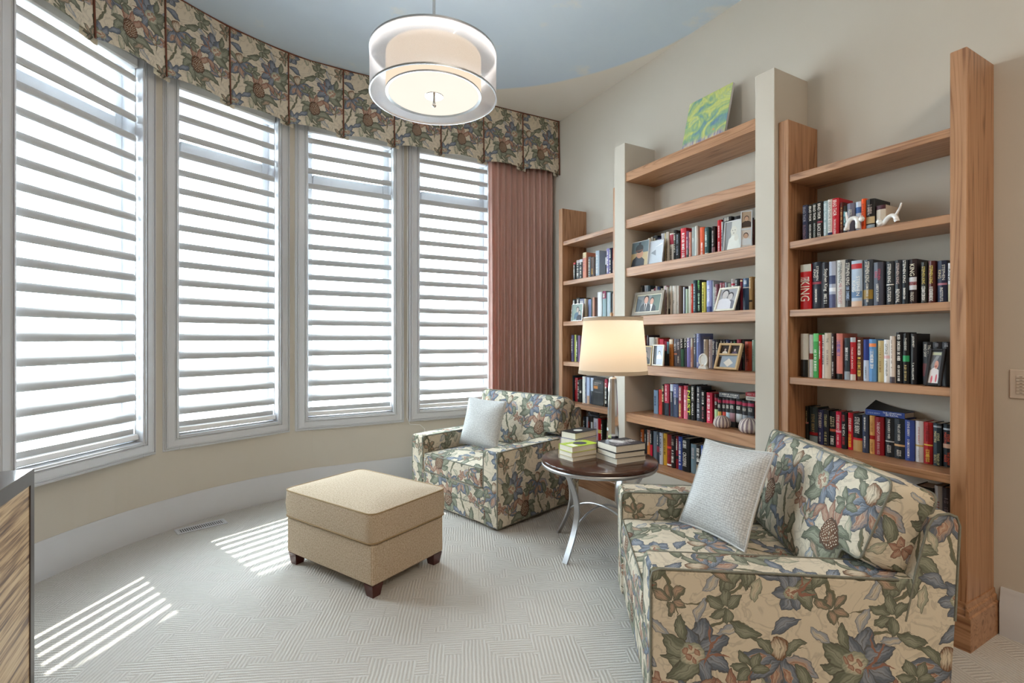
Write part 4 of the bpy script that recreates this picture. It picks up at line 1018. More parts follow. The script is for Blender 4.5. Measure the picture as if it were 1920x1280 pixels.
row((1060, 440), 12.8, 1.977, 2.96, .14, LB + ' top row', G % ('top row', 'left bookcase'), [
    (190, 240, 670, '1c2024', [W1('~', wt, .5, .7, .5)], [(.9, 1, 'b03038')]), (245, 325, 610, '2c3038', [W1('~', wt, .5, .8, .6)], [(.86, 1, 'b8a8a8')]), (330, 400, 590, '20262e', [W1('~', wt, .5, .8, .6)], [(.86, 1, 'c8ccd8')]), (412, 495, 430, 'd8907a', [W1('~', '8a5a80', .6, .6, .3)], [(.8, 1, 'd8c8a0')]), (530, 590, 530, '5f6a74', [W1('~', wt, .5, .8, .5)], []), (595, 690, 540, '4a3020', [W1('~', 'c89020', .3, .3, .4)], []), (720, 808, 385, 'a8b8c8', [W1('~', wt, .5, .7, .5)], []), (940, 970, 540, 'd8d8d8', [], [(0, .6, '1c1c20')]), (975, 1045, 330, '8a84c0', [W1('~', wt, .5, .8, .5)], []), (1050, 1110, 320, '23304a', [W1('~', wt, .5, .85, .5)], []), (1115, 1165, 330, 'c04048', [W1('~', wt, .3, .5, .5)], [])])
row((1060, 530), 16, 1.572, 2.96, .14, LB + ' second row', G % ('second row', 'left bookcase'), [
    (220, 300, 500, '1d2126', [W1('~', wt, .8, .3, .6)], []), (305, 410, 450, '14161a', [W1('~', wt, .8, .3, .5)], []), (415, 560, 480, '7a7a90', [W1('~', wt, .8, .2, .6)], [(0, .7, '9aa0a0')]), (565, 610, 480, 'd8cdb8', [], []), (655, 745, 500, '8a9ac8', [], []), (760, 800, 470, '4a5a58', [], []), (805, 868, 440, 'c89a88', [], []), (875, 940, 445, '3a1a14', [], []), (950, 1075, 280, 'd4d4d8', [], []), (1110, 1215, 250, '8fa8b0', [W1('~', wt, .85, .15, .5)], [(.74, 1, '8a2a50')]), (1230, 1300, 285, 'c8d4dc', [], []), (1302, 1345, 280, 'a8c0c8', [], []), (1350, 1390, 290, '14202a', [], []), (1392, 1415, 320, 'd8d8d8', [], []), (1418, 1460, 320, '2a2a30', [], [])])
row((1030, 600), 4, 1.173, 2.96, .14, LB + ' third row', G % ('third row', 'left bookcase'), [
    (162, 180, 112, '4a4070', [W1('~', wt, .6, .5, .5)], []), (182, 195, 110, 'b8c060', [], []), (197, 212, 112, '22262a', [W1('~', wt, .5, .6, .5)], []), (214, 228, 115, '8a6a90', [], [])])
row((1060, 690), 16, .77, 3.0, .14, LB + ' fourth row', G % ('fourth row', 'left bookcase'), [
    (190, 245, 220, '23323a', [], []), (258, 345, 290, 'a81c28', [W1('~', wt, .7, .4, .3, -.1)], []), (350, 420, 360, '14181a', [W1('~', wt, .5, .8, .6)], []), (425, 472, 330, '2a2a28', [], [(.4, .5, wt)]), (485, 575, 250, 'e4e4dc', [], []), (580, 635, 250, '8088a0', [W1('~', '2a3040', .5, .6, .4)], []), (640, 715, 275, 'b8c8e4', [], [(0, .3, 'c8a890')]), (735, 820, 290, 'b8c4d8', [], [(0, .5, '2a3038')])])
row((1060, 690), 16, .77, 3.0, .14, LB + ' fourth row', G % ('fourth row', 'left bookcase'), [(1172, 1262, 330, '1a1c20', [W1('~', wt, .5, .7, .5)], [(.7, 1, 'a01c38')])], 9)
row((1060, 750), 12.8, .37, 3.0, .14, LB + ' bottom row', G % ('bottom row', 'left bookcase'), [
    (425, 478, 400, '1a2026', [W1('~', wt, .7, .3, .5)], []), (485, 525, 400, 'c8d0dc', [], []), (530, 597, 400, '2a1c1c', [W1('~', 'd04038', .7, .3, .5)], []), (603, 655, 420, 'd0d4d4', [], [(.85, 1, '2a2a2a')]), (660, 765, 440, 'd8d4e0', [W1('~', '8a88a8', .6, .5, .5)], []), (768, 848, 440, 'c81018', [], [(.5, .62, 'e8c860')]), (852, 905, 470, '1c2a24', [W1('~', wt, .5, .7, .5)], [])])


def flat_book(cx, cy, z, lx, ly, t, rz, col, label, group, spine='y-', pages=M_PAGES, top=None):
    """book lying flat, lx by ly, spine along one long side; page edges on the three others"""
    o = thing('book', label, 'book', (cx, cy, z), rz, group); s = .002
    m = MB(); m.box(-lx / 2, lx / 2, -ly / 2, ly / 2, 0, s); m.box(-lx / 2, lx / 2, -ly / 2, ly / 2, t - s, t)
    if spine == 'y-': m.box(-lx / 2, lx / 2, -ly / 2 - .001, -ly / 2 + s, 0, t)
    elif spine == 'y+': m.box(-lx / 2, lx / 2, ly / 2 - s, ly / 2 + .001, 0, t)
    elif spine == 'x-': m.box(-lx / 2 - .001, -lx / 2 + s, -ly / 2, ly / 2, 0, t)
    else: m.box(lx / 2 - s, lx / 2 + .001, -ly / 2, ly / 2, 0, t)
    m.build('cover', paper(col), o, world=False)
    e = .0035; m = MB()
    x0, x1, y0, y1 = -lx / 2 + e, lx / 2 - e, -ly / 2 + e, ly / 2 - e
    m.box(x0, x1, y0, y1, s, t - s); m.build('pages', pages, o, world=False)
    return o


# books lying on top of others
o = flat_book(3.105, 1.352, .945, .112, .185, .030, 0, '27408c', 'blue spined paperback lying flat on the upright row, its cover curling up', 'books lying across upright rows', 'x-')
o.location.z = rest_top(RB + ' fourth row', 1.352 - .0925, 1.352 + .0925)
m = MB()
m.grid(lambda u, v: (-.056 + .112 * u, .0925 - .185 * v, .031 + .028 * u * (1 - v) ** 2 * 1.4 + .004 * u), 6, 8); m.build('curled_cover', paper('16181e'), o, world=False, smooth=60)
lettering(o, 'THE VENETIAN\nBETRAYAL', 'e8ecf4', (-.0575, -.035, .015), (0, -1, 0), (0, 0, 1), .085, .02)
lettering(o, 'STEVE BERRY', '9ab0e0', (-.0575, .05, .013), (0, -1, 0), (0, 0, 1), .06, .007)
p = onx(1367, 760, 3.03)
q_ = onx(1367, 740, 3.03).y; o = flat_book(3.09, q_, rest_top(MBK + ' fourth row', q_ - .0825, q_ + .0825), .12, .165, .034, 0, '55585f', 'grey paperback lying flat on the black spined series', 'books lying across upright rows', 'x-')
worn_print(o, wt, (-.0615, 0, .022), (0, -1, 0), (0, 0, 1), .15, .011, 3); worn_print(o, wt, (-.0615, -.01, .009), (0, -1, 0), (0, 0, 1), .10, .008, 5)
yy = onx(1412, 740, 3.03).y
zt = rest_top(MBK + ' fourth row', yy - .0725, yy + .0525); o = flat_book(3.09, yy - .01, zt, .12, .125, .026, 0, 'd8d0c8', 'cream spined book lying flat beside the right white pillar', 'books lying across upright rows', 'x-'); worn_print(o, '6a6a68', (-.0615, 0, .013), (0, -1, 0), (0, 0, 1), .10, .012, 8)
o = flat_book(3.09, yy - .005, zt + .0265, .12, .12, .026, 0, 'a81c2c', 'red spined book lying flat on a cream one by the white pillar', 'books lying across upright rows', 'x-'); worn_print(o, 'e8b8b8', (-.0615, 0, .013), (0, -1, 0), (0, 0, 1), .09, .011, 9)
yy = onx(1113, 780, 3.0).y; zt = rest_top(LB + ' bottom row', yy - .09, yy + .1)
for k, (c, zz, lb) in enumerate((('1c2430', zt, 'dark blue book lying flat on the lowest left row, lower of two'), ('1a1a1e', zt + .029, 'black book lying flat on the lowest left row, upper of two'))):
    o = flat_book(3.08, yy + .01 * k, zz, .15, .17, .028, 0, c, lb, 'books lying across upright rows', 'x-'); worn_print(o, '8a8a90', (-.0765, 0, .014), (0, -1, 0), (0, 0, 1), .12, .008, k)
# a cover turned to the room
a_, b_ = onx(1112, 735, 3.0).y, onx(1131.8, 735, 3.0).y
o = thing('book', 'black book with an orange square, turned cover outwards near the lamp stem', 'book', (3.0, (a_ + b_) / 2, .7704)); hw = (a_ - b_) / 2
m = MB(); m.box(0, .002, -hw, hw, 0, .235); m.box(.026, .028, -hw, hw, 0, .235); m.box(0, .028, hw - .002, hw, 0, .235); m.build('cover', paper('15181b'), o, world=False)
m = MB(); m.box(.002, .026, -hw + .003, hw - .003, .003, .232); m.build('pages', M_PAGES, o, world=False)
m = MB(); m.add([(-.0006, hw * .85, .155), (-.0006, hw * .1, .155), (-.0006, hw * .1, .183), (-.0006, hw * .85, .183)], [(0, 1, 2, 3)]); m.build('cover_band', paper('b8701c'), o, world=False)
worn_print(o, 'c8b8a8', (-.0007, hw * .2, .212), (0, -1, 0), (0, 0, 1), hw * 1.3, .012, 4); worn_print(o, 'a8a098', (-.0007, hw * .4, .196), (0, -1, 0), (0, 0, 1), hw * .9, .01, 6)
worn_print(o, '8a8a88', (-.0007, 0, .125), (0, -1, 0), (0, 0, 1), hw * 1.6, .01, 7)

# ---------------------------------------------------------------- photographs in frames
def ell(m, cx, cz, rx, rz, mi, y, n=14): m.add([(cx + rx * cos(2 * pi * k / n), y, cz + rz * sin(2 * pi * k / n)) for k in range(n)], [tuple(range(n))], mi)


def poly(m, pts, mi, y): m.add([(a, y, b) for a, b in pts], [tuple(range(len(pts)))], mi)


def portrait(m, cx, z0, s, mi_skin, mi_hair, mi_cloth, y, mi_shirt=None):
    poly(m, [(cx - .55 * s, z0), (cx - .5 * s, z0 + .45 * s), (cx - .32 * s, z0 + .62 * s), (cx - .1 * s, z0 + .70 * s), (cx + .1 * s, z0 + .70 * s), (cx + .32 * s, z0 + .62 * s), (cx + .5 * s, z0 + .45 * s), (cx + .55 * s, z0)], mi_cloth, y)
    if mi_shirt is not None: poly(m, [(cx - .03 * s, z0), (cx - .14 * s, z0 + .68 * s), (cx + .14 * s, z0 + .68 * s), (cx + .03 * s, z0)], mi_shirt, y - .0001)
    ell(m, cx, z0 + .98 * s, .245 * s, .30 * s, mi_hair, y - .0002); ell(m, cx, z0 + .92 * s, .20 * s, .26 * s, mi_skin, y - .0003)


def photo_frame(name, label, cat, x, pxl, pxr, pytop, z, bar, depth, mat, pic, lean=12, yaw=0, mats=(), group='framed photographs on the shelves', bars=(), inner=None):
    yl, yr = onx(pxl, 635, x).y, onx(pxr, 635, x).y; w = yl - yr
    h = (onx(pxl, pytop, x + .02).z - z) / cos(radians(lean))
    r = thing(name, label, cat, (x, (yl + yr) / 2, z + .001 + depth * sin(radians(lean))), 0, group); r.rotation_euler = (-radians(lean), 0, -pi / 2 + radians(yaw))
    hw = w / 2; m = MB(); b = bar; e = min(.0025, b * .2)
    if b > 0:
        m.box(-hw, -hw + b, 0, depth, 0, h, b=e); m.box(hw - b, hw, 0, depth, 0, h, b=e); m.box(-hw + b * .9, hw - b * .9, .0008, depth, 0, b, b=e); m.box(-hw + b * .9, hw - b * .9, .0008, depth, h - b, h, b=e)
        for (bx0, bx1, bz0, bz1) in bars: m.box(-hw + w * bx0, -hw + w * bx1, .001, depth * .8, h * bz0, h * bz1, b=e * .6)
        m.build('frame', mat, r, world=False, smooth=30)
        if inner is not None:
            m = MB(); b2 = b * 1.25; q = .004
            m.box(-hw + b * .85, -hw + b2, q, depth, b * .85, h - b * .85); m.box(hw - b2, hw - b * .85, q, depth, b * .85, h - b * .85); m.box(-hw + b2, hw - b2, q + .0005, depth, b * .85, b2); m.box(-hw + b2, hw - b2, q + .0005, depth, h - b2, h - b * .85)
            m.build('liner', inner, r, world=False)
    m = MB(); m.box(-hw + b * .8, hw - b * .8, depth * .55, depth * .55 + .001, b * .8, h - b * .8); pic(m, -hw + b, hw - b, b, h - b, depth * .55 - .0004)
    m.build('photo_print', [paper(c) for c in mats], r, world=False)
    m = MB(); m.box(-hw + b * .3, hw - b * .3, depth * .7, depth * .95, b * .3, h - b * .3); m.build('backing', M_BLACK, r, world=False)
    return r


def pic_man(m, x0, x1, z0, z1, y):
    w, h = x1 - x0, z1 - z0; poly(m, [(x0, z0), (x1, z0), (x1, z0 + h * .55), (x0, z0 + h * .55)], 1, y + .0002)
    cx = x0 + w * .45; poly(m, [(x0 + w * .02, z0), (x0 + w * .1, z0 + h * .3), (cx, z0 + h * .5), (x1 - w * .2, z0 + h * .25), (x1 - w * .2, z0)], 4, y)
    ell(m, cx + w * .06, z0 + h * .50, w * .20, h * .17, 2, y - .0001); ell(m, cx + w * .02, z0 + h * .72, w * .23, h * .17, 3, y - .0002); poly(m, [(cx - w * .2, z0 + h * .6), (cx + w * .24, z0 + h * .62), (cx + w * .24, z0 + h * .68), (cx - w * .2, z0 + h * .66)], 5, y - .0003)
    ell(m, cx + w * .03, z0 + h * .92, w * .07, h * .05, 3, y - .0002)


photo_frame('photo_frame', 'small clear edged photo of a person in a bobble hat, top middle row', 'photo frame', 2.90, 1181, 1213.5, 457, 1.99, .003, .006, simple('clear_edge', (.75, .76, .78), .2), pic_man, 6, 0,
            ('5f7078', 'b9a57f', 'b98a70', '33383c', '3a3f48', '6a5048'))


def pic_pale(m, x0, x1, z0, z1, y):
    w, h = x1 - x0, z1 - z0; poly(m, [(x0 + w * .1, z0 + h * .5), (x0 + w * .5, z0 + h * .35), (x0 + w * .45, z0 + h * .62)], 1, y); poly(m, [(x0 + w * .35, z0 + h * .72), (x1 - w * .1, z0 + h * .82), (x1 - w * .1, z0 + h * .88)], 2, y)


photo_frame('photo_frame', 'pale silvery glass photo frame leaning beside the hatted portrait', 'photo frame', 2.905, 1213.8, 1240.5, 454, 1.99, .006, .012, simple('glass_silver', (.70, .74, .78), .12, .3), pic_pale, 8, 0, ('c6ced8', '8a909c', 'eef0f4'))


def pic_baby(m, x0, x1, z0, z1, y):
    w, h = x1 - x0, z1 - z0; poly(m, [(x0, z0), (x0 + w * .35, z0), (x0 + w * .4, z1), (x0, z1)], 3, y + .0001); poly(m, [(x0 + w * .15, z0), (x0 + w * .25, z0 + h * .38), (x0 + w * .5, z0 + h * .52), (x0 + w * .85, z0 + h * .4), (x1 - w * .02, z0)], 1, y)
    ell(m, x0 + w * .54, z0 + h * .66, w * .2, h * .17, 2, y - .0001); ell(m, x0 + w * .47, z0 + h * .68, w * .025, h * .015, 4, y - .0002); ell(m, x0 + w * .62, z0 + h * .68, w * .025, h * .015, 4, y - .0002); ell(m, x0 + w * .54, z0 + h * .58, w * .04, h * .012, 4, y - .0002)
    ell(m, x0 + w * .72, z0 + h * .4, w * .13, h * .12, 2, y - .0002)


photo_frame('photo_frame', 'white framed black and white photo of a baby, top middle row', 'photo frame', 2.90, 1355.5, 1388, 418, 1.99, .006, .012, M_TRIM, pic_baby, 5, 0, ('c9cac4', 'dedfd8', 'd2cfc4', '8a8c90', '3a3a3a'))


def pic_two(m, x0, x1, z0, z1, y):
    w, h = x1 - x0, z1 - z0; poly(m, [(x0, z0 + h * .53), (x1, z0 + h * .53), (x1, z1), (x0, z1)], 1, y); portrait(m, x0 + w * .45, z0 + h * .05, h * .28, 2, 3, 4, y); portrait(m, x0 + w * .5, z0 + h * .56, h * .26, 2, 3, 3, y - .0002)


photo_frame('photo_frame', 'white two window photo frame turned beside the baby photo', 'photo frame', 2.892, 1389.5, 1408, 398, 1.99, .007, .012, M_TRIM, pic_two, 4, 24, ('d8cfc8', 'b09a84', 'c9a48c', '4a3a34', 'd8dce0'), bars=((.05, .95, .48, .53),))


def pic_couple(m, x0, x1, z0, z1, y):
    w, h = x1 - x0, z1 - z0; poly(m, [(x0 + w * .6, z0), (x1, z0), (x1, z1), (x0 + w * .6, z1)], 5, y + .0001); poly(m, [(x0, z0), (x0 + w * .14, z0), (x0 + w * .22, z0 + h * .7), (x0, z0 + h * .85)], 6, y + .0001)
    portrait(m, x0 + w * .63, z0, h * .66, 1, 2, 3, y, 4); portrait(m, x0 + w * .4, z0, h * .76, 1, 2, 3, y - .0005, 4)
    poly(m, [(x0 + w * .385, z0), (x0 + w * .375, z0 + h * .46), (x0 + w * .4, z0 + h * .52), (x0 + w * .425, z0 + h * .46), (x0 + w * .415, z0)], 2, y - .001)


photo_frame('photo_frame', 'pewter framed photo of two people in dark suits, second middle row', 'photo frame', 2.88, 1183.5, 1239, 550, 1.585, .026, .02, simple('pewter', (.22, .19, .155), .5, .25, var=.15, scale=30), pic_couple, 12, 0, ('7a8084', 'c99a88', '28211f', '3c4148', 'e4e2e0', '5f7068', '54606a'), inner=simple('pale_gilt', (.50, .45, .35), .45, .4))


def pic_wed(m, x0, x1, z0, z1, y):
    w, h = x1 - x0, z1 - z0; portrait(m, x0 + w * .66, z0, h * .66, 2, 3, 4, y); portrait(m, x0 + w * .34, z0, h * .78, 2, 3, 1, y - .0005); poly(m, [(x0 + w * .02, z0), (x0 + w * .2, z0 + h * .5), (x0 + w * .44, z0 + h * .6), (x0 + w * .5, z0)], 1, y - .0004)


photo_frame('photo_frame', 'cream framed black and white photo leaning well back, second middle row', 'photo frame', 2.885, 1337, 1375.5, 541, 1.585, .014, .014, simple('ivory_frame', (.80, .78, .68), .4), pic_wed, 22, 0, ('a8aab2', 'dcdce4', 'c8c4c4', '4a4a50', '7a7c88'))


def pic_dim(m, x0, x1, z0, z1, y):
    w, h = x1 - x0, z1 - z0; portrait(m, x0 + w * .5, z0, h * .6, 1, 2, 2, y)


photo_frame('photo_frame', 'dark gold frame half hidden by the lampshade, third middle row', 'photo frame', 2.89, 1197, 1220, 648, 1.187, .008, .014, simple('dark_gold', (.30, .20, .09), .35, .7), pic_dim, 6, 0, ('6a5a54', '8a7468', '1c1a1a'), inner=simple('pale_gilt', (.50, .45, .35), .45, .4))


def pic_win(m, x0, x1, z0, z1, y):
    w, h = x1 - x0, z1 - z0; poly(m, [(x0, z0), (x0 + w * .3, z0), (x0 + w * .3, z1), (x0, z1)], 1, y); portrait(m, x0 + w * .6, z0 + h * .3, h * .34, 2, 1, 3, y - .0001)


photo_frame('photo_frame', 'cream framed small photo beside the lampshade, third middle row', 'photo frame', 2.885, 1221.5, 1242.5, 646, 1.187, .010, .014, simple('ivory_frame', (.80, .78, .68), .4), pic_win, 5, 0, ('b8c4d4', '3f454e', 'd0ccc8', 'e4e8ee'))


def pic_panes(m, x0, x1, z0, z1, y):
    w, h = x1 - x0, z1 - z0; poly(m, [(x0, z0 + h * .55), (x1, z0 + h * .55), (x1, z1), (x0, z1)], 1, y + .0001); portrait(m, x0 + w * .25, z0 + h * .58, h * .24, 2, 1, 3, y); portrait(m, x0 + w * .75, z0 + h * .58, h * .24, 2, 1, 4, y)
    poly(m, [(x0 + w * .3, z0 + h * .22), (x0 + w * .55, z0 + h * .42), (x0 + w * .8, z0 + h * .22), (x0 + w * .55, z0 + h * .04)], 3, y); poly(m, [(x0, z0), (x0 + w * .15, z0), (x0 + w * .15, z0 + h * .5), (x0, z0 + h * .5)], 1, y)


photo_frame('photo_frame', 'pale wood window shaped frame with three pictures, third middle row', 'photo frame', 2.88, 1337, 1380, 645, 1.187, .015, .024, simple('pale_wood', (.66, .48, .26), .45, var=.15, scale=40), pic_panes, 20, 0, ('9fb0c4', '2a1c18', 'c8b0a8', 'eceae4', '5a4a6a'), bars=((.1, .9, .54, .60), (.47, .53, .58, .94)))


def pic_infant(m, x0, x1, z0, z1, y):
    w, h = x1 - x0, z1 - z0; poly(m, [(x0 + w * .04, z1 - h * .12), (x1 - w * .1, z1 - h * .12), (x1 - w * .1, z1 - h * .03), (x0 + w * .04, z1 - h * .03)], 6, y); poly(m, [(x0 + w * .2, z0 + h * .4), (x0 + w * .75, z1 - h * .14), (x0 + w * .45, z1 - h * .14), (x0, z0 + h * .55)], 5, y + .0001)
    poly(m, [(x0, z0 + .002), (x0 + w * .05, z0 + h * .4), (x0 + w * .4, z0 + h * .5), (x0 + w * .85, z0 + h * .42), (x1, z0 + h * .05), (x1, z0)], 1, y); ell(m, x0 + w * .58, z0 + h * .58, w * .2, h * .13, 2, y - .0001); ell(m, x0 + w * .55, z0 + h * .53, w * .05, h * .03, 4, y - .0002)
    ell(m, x0 + w * .3, z0 + h * .12, w * .09, h * .12, 3, y - .0001); ell(m, x0 + w * .72, z0 + h * .16, w * .08, h * .13, 3, y - .0001)


photo_frame('photo_frame', 'black framed photo of a laughing baby in the right bookcase', 'photo frame', 2.884, 1731, 1763, 655, 1.173, .013, .016, simple('black_frame', (.02, .02, .025), .25), pic_infant, 19, 0, ('6a6c72', 'e4dee0', 'd8a090', 'd06070', '8a2028', '9a9ea4', 'c8ccb0'))


def pic_grp(m, x0, x1, z0, z1, y):
    w, h = x1 - x0, z1 - z0; portrait(m, x0 + w * .5, z0 + h * .1, h * .6, 3, 1, 2, y); portrait(m, x0 + w * .7, z0, h * .5, 3, 1, 1, y - .0005)


photo_frame('photo_frame', 'small silver framed photo in the left bookcase, second row', 'photo frame', 2.89, 1070.5, 1091, 571, 1.572, .005, .012, simple('silver_frame', (.70, .70, .68), .25, .8), pic_grp, 5, 0, ('7f928a', '2a2e38', '4a6478', 'a89a90'))

# oval crystal frame on a small foot
c = onx(1318.5, 680, 2.89); ov = thing('oval_frame', 'small clear oval crystal frame on a white foot, third middle row', 'photo frame', (2.89, c.y, 1.188), -pi / 2, 'framed photographs on the shelves')
M_CRYS = simple('crystal', (.86, .88, .88), .05, 0, var=.02, coat=1)
m = MB(); m.tube([(.034 * cos(2 * pi * k / 32), 0, .062 + .042 * sin(2 * pi * k / 32)) for k in range(32)], .0055, 8, closed=True); m.build('frame', M_CRYS, ov, world=False, smooth=60)
m = MB(); ell(m, 0, .062, .031, .039, 0, .001, 28); ell(m, 0, .062, .031, .039, 0, .004, 28); m.build('photo_print', simple('pale_picture', 'dfe2e2', .5, var=.2, scale=60), ov, world=False)
m = MB(); m.prism([(-.036, 0), (.036, 0), (.026, .02), (.012, .026), (-.012, .026), (-.026, .02)], lambda p, q: (p, -.012, q), lambda p, q: (p, .012, q)); m.build('foot', M_CRYS, ov, world=False)
m = MB(); m.tube([(-.012, -.012, .03), (0, -.015, .022), (.012, -.012, .03)], .004, 6); m.build('bow', M_CHROME, ov, world=False, smooth=60)
# tiny ornament in the left bookcase
c = onx(1146.5, 590, 2.90); m = MB(); m.lathe([(.0001, 0), (.016, .002), (.018, .02), (.012, .03), (.016, .042), (.013, .055), (.0001, .06)], 14)
for sx in (-1, 1): m.lathe([(.006, 0), (.0001, .012)], 8, c=(0, sx * .010, .052))
tag(m.build('figurine', simple('tan_ceramic', 'c9a27c', .3, var=.3, scale=40), loc=(2.90, c.y, 1.5725), world=False, smooth=60), 'tiny tan animal figurine in the left bookcase, second row', 'figurine')

# ---------------------------------------------------------------- ceramic cats
def cat(label, pts, head, tail, legs, x):
    def P(q, dx=0): a = onx(1570 + q[0] / 11.637, 340 + q[1] / 11.637, x); return Vector((x + dx, a.y, max(a.z, 1.9898)))
    r = thing('cat_figurine', label, 'figurine', (x, P(head).y, 1.978), 0, 'white ceramic cats'); m = MB()
    body = [P(q) for q in pts]; sm = []
    for i in range(len(body) - 1):
        for k in range(5):
            t = k / 5; p0, p1, p2, p3 = body[max(i - 1, 0)], body[i], body[i + 1], body[min(i + 2, len(body) - 1)]
            sm.append(.5 * ((2 * p1) + (p2 - p0) * t + (2 * p0 - 5 * p1 + 4 * p2 - p3) * t * t + (3 * p1 - p0 - 3 * p2 + p3) * t ** 3))
    sm.append(body[-1]); rr = [.0115] * len(sm); m.tube(sm, rr, 12, cap=True)
    for a, b in legs:
        for dx in (-.009, .009):
            A, B = P(a), P(b, dx); m.tube([A, A.lerp(B, .5) + Vector((dx * .6, 0, 0)), B], [.0105, .009, .0085], 10)
    m.build('body', M_IVORY, r, smooth=70)
    h = P(head); m = MB(); m.lathe([(.0001, -.014), (.010, -.011), (.0145, 0), (.012, .009), (.0001, .014)], 14, c=(h.x, h.y, h.z))
    m.build('head', M_IVORY, r, smooth=70)
    for dx in (-.008, .008):
        m = MB(); m.lathe([(.0055, 0), (.0001, .014)], 8, c=(h.x + dx, h.y, h.z + .008)); m.build('ear', M_IVORY, r, smooth=50)
    t = [P(q) for q in tail]; m = MB(); m.tube(t, [.0075, .006, .005, .004][:len(t)], 8); m.build('tail', M_IVORY, r, smooth=70)


cat('white ceramic cat standing arched with tail up, in front of the books', [(215, 1060), (225, 930), (290, 830), (380, 800), (440, 850), (455, 1060)], (530, 820), [(225, 880), (205, 770), (190, 675)], [((215, 1000), (190, 1110)), ((450, 900), (455, 1075))], 2.912)
cat('white ceramic cat stretching forward with tail raised, beside the leaning book', [(935, 965), (1000, 930), (1100, 800), (1200, 745), (1270, 780), (1310, 930)], (915, 880), [(1270, 740), (1330, 640), (1375, 550), (1402, 465)], [((1000, 910), (930, 985)), ((1280, 820), (1310, 935))], 2.912)

# ---------------------------------------------------------------- sea urchin shells
def m_urchin():
    a = NT('urchin_shell'); co = a.coord(); nz = a.n('ShaderNodeTexNoise', {'Vector': co, 'Scale': 70.0, 'Detail': 3.0})
    g = a.n('ShaderNodeTexGradient', {0: co}, gradient_type='RADIAL').outputs['Fac']; s = a.math('SINE', a.math('MULTIPLY', g, 2 * pi * 14)); s = a.math('MULTIPLY_ADD', s, .5, .5)
    c = a.ramp(a.math('ADD', a.math('MULTIPLY', s, .75), a.math('MULTIPLY', nz.outputs[0], .3)), [(.2, '7b6a70'), (.5, 'a09093'), (.8, 'd2c6bb')]).outputs[0]
    a.base(c); a.b.inputs['Roughness'].default_value = .7; a.bump(nz.outputs[0], .4, .003); return a.m


M_URCH = m_urchin()
for (px, py, rad, lb) in ((1354, 797, .056, 'smaller striped sea urchin shell on the fourth middle row'), (1406, 804, .066, 'larger striped sea urchin shell by the right white pillar')):
    c = onx(px, py, 3.012 - rad * 1.035); n = 60; m = MB()
    prof = [(.55, .0), (.80, .06), (.97, .3), (1.0, .55), (.95, .85), (.80, 1.15), (.52, 1.38), (.16, 1.47), (.02, 1.45)]
    m.add([(rad * r_ * (1 + .035 * abs(sin(k * pi / 6)) - .02 * (k % 2)) * cos(2 * pi * k / n), rad * r_ * (1 + .035 * abs(sin(k * pi / 6)) - .02 * (k % 2)) * sin(2 * pi * k / n), rad * z_) for r_, z_ in prof for k in range(n)],
          [(i * n + k, i * n + (k + 1) % n, (i + 1) * n + (k + 1) % n, (i + 1) * n + k) for i in range(len(prof) - 1) for k in range(n)] + [tuple(range(n)), tuple((len(prof) - 1) * n + k for k in range(n))])
    o = m.build('sea_urchin', M_URCH, loc=(c.x, c.y, .7855), world=False, smooth=60); tag(o, lb, 'shell', 'sea urchin shells')

# ---------------------------------------------------------------- painting on the top shelf
def m_paint():
    a = NT('painted_canvas'); co = a.coord(); nz = a.n('ShaderNodeTexNoise', {'Vector': co, 'Scale': 7.0, 'Detail': 3.0, 'Distortion': 1.5})
    f = a.ramp(nz.outputs[0], [(.30, '3f78a8'), (.40, '5f9a86'), (.47, '8fb070'), (.55, 'c9cf62'), (.62, '9fb878'), (.70, 'd8d890')])
    n2 = a.n('ShaderNodeTexNoise', {'Vector': a.map(co, (30, 1, 5)), 'Scale': 1.0, 'Detail': 2.0})
    tr = a.ramp(n2.outputs[0], [(.36, '6a5a9a'), (.45, '8f80b0'), (.52, 'd8c88a'), (.6, 'b0a8c0'), (.68, '8a6a9a')])
    z = a.n('ShaderNodeSeparateXYZ', {0: co}).outputs[2]; n3 = a.n('ShaderNodeTexNoise', {'Vector': co, 'Scale': 9.0})
    zz = a.math('ADD', z, a.math('MULTIPLY_ADD', n3.outputs[0], .14, -.07)); k = a.n('ShaderNodeMapRange', {0: zz, 1: .07, 2: .11, 3: 1.0, 4: 0.0}).outputs[0]
    c = a.mix(k, f.outputs[0], tr.outputs[0]); v = a.n('ShaderNodeTexVoronoi', {'Vector': co, 'Scale': 7.0}); c = a.mix(a.math('LESS_THAN', v.outputs['Distance'], .13), c, 'd8903c')
    fine = a.n('ShaderNodeTexNoise', {'Vector': a.map(co, (60, 1, 25), rot=(0, .7, 0)), 'Scale': 1.0}); a.base(a.mix(a.math('MULTIPLY', fine.outputs[0], .3), c, 'e8ead0')); a.b.inputs['Roughness'].default_value = .5; a.bump(fine.outputs[0], .3, .004); return a.m


p0, p1 = onx(1274.6, 278, 2.98), onx(1355, 247, 2.98); wpt = p0.y - p1.y; hp = onx(1281, 193.4, 3.03).z - 2.786
pt = thing('canvas_painting', 'small bright green and blue painting of trees leaning on the top shelf', 'painting', (2.985, (p0.y + p1.y) / 2, 2.7865 + .0048)); pt.rotation_euler = (-radians(14), 0, -pi / 2)
m = MB(); m.box(-wpt / 2, wpt / 2, 0, .018, 0, hp * 1.02); m.build('stretcher', simple('canvas_edge', (.66, .66, .66), .8), pt, world=False)
m = MB(); m.box(-wpt / 2, wpt / 2, -.0016, -.0002, 0, hp * 1.02); m.build('painted_face', m_paint(), pt, world=False)

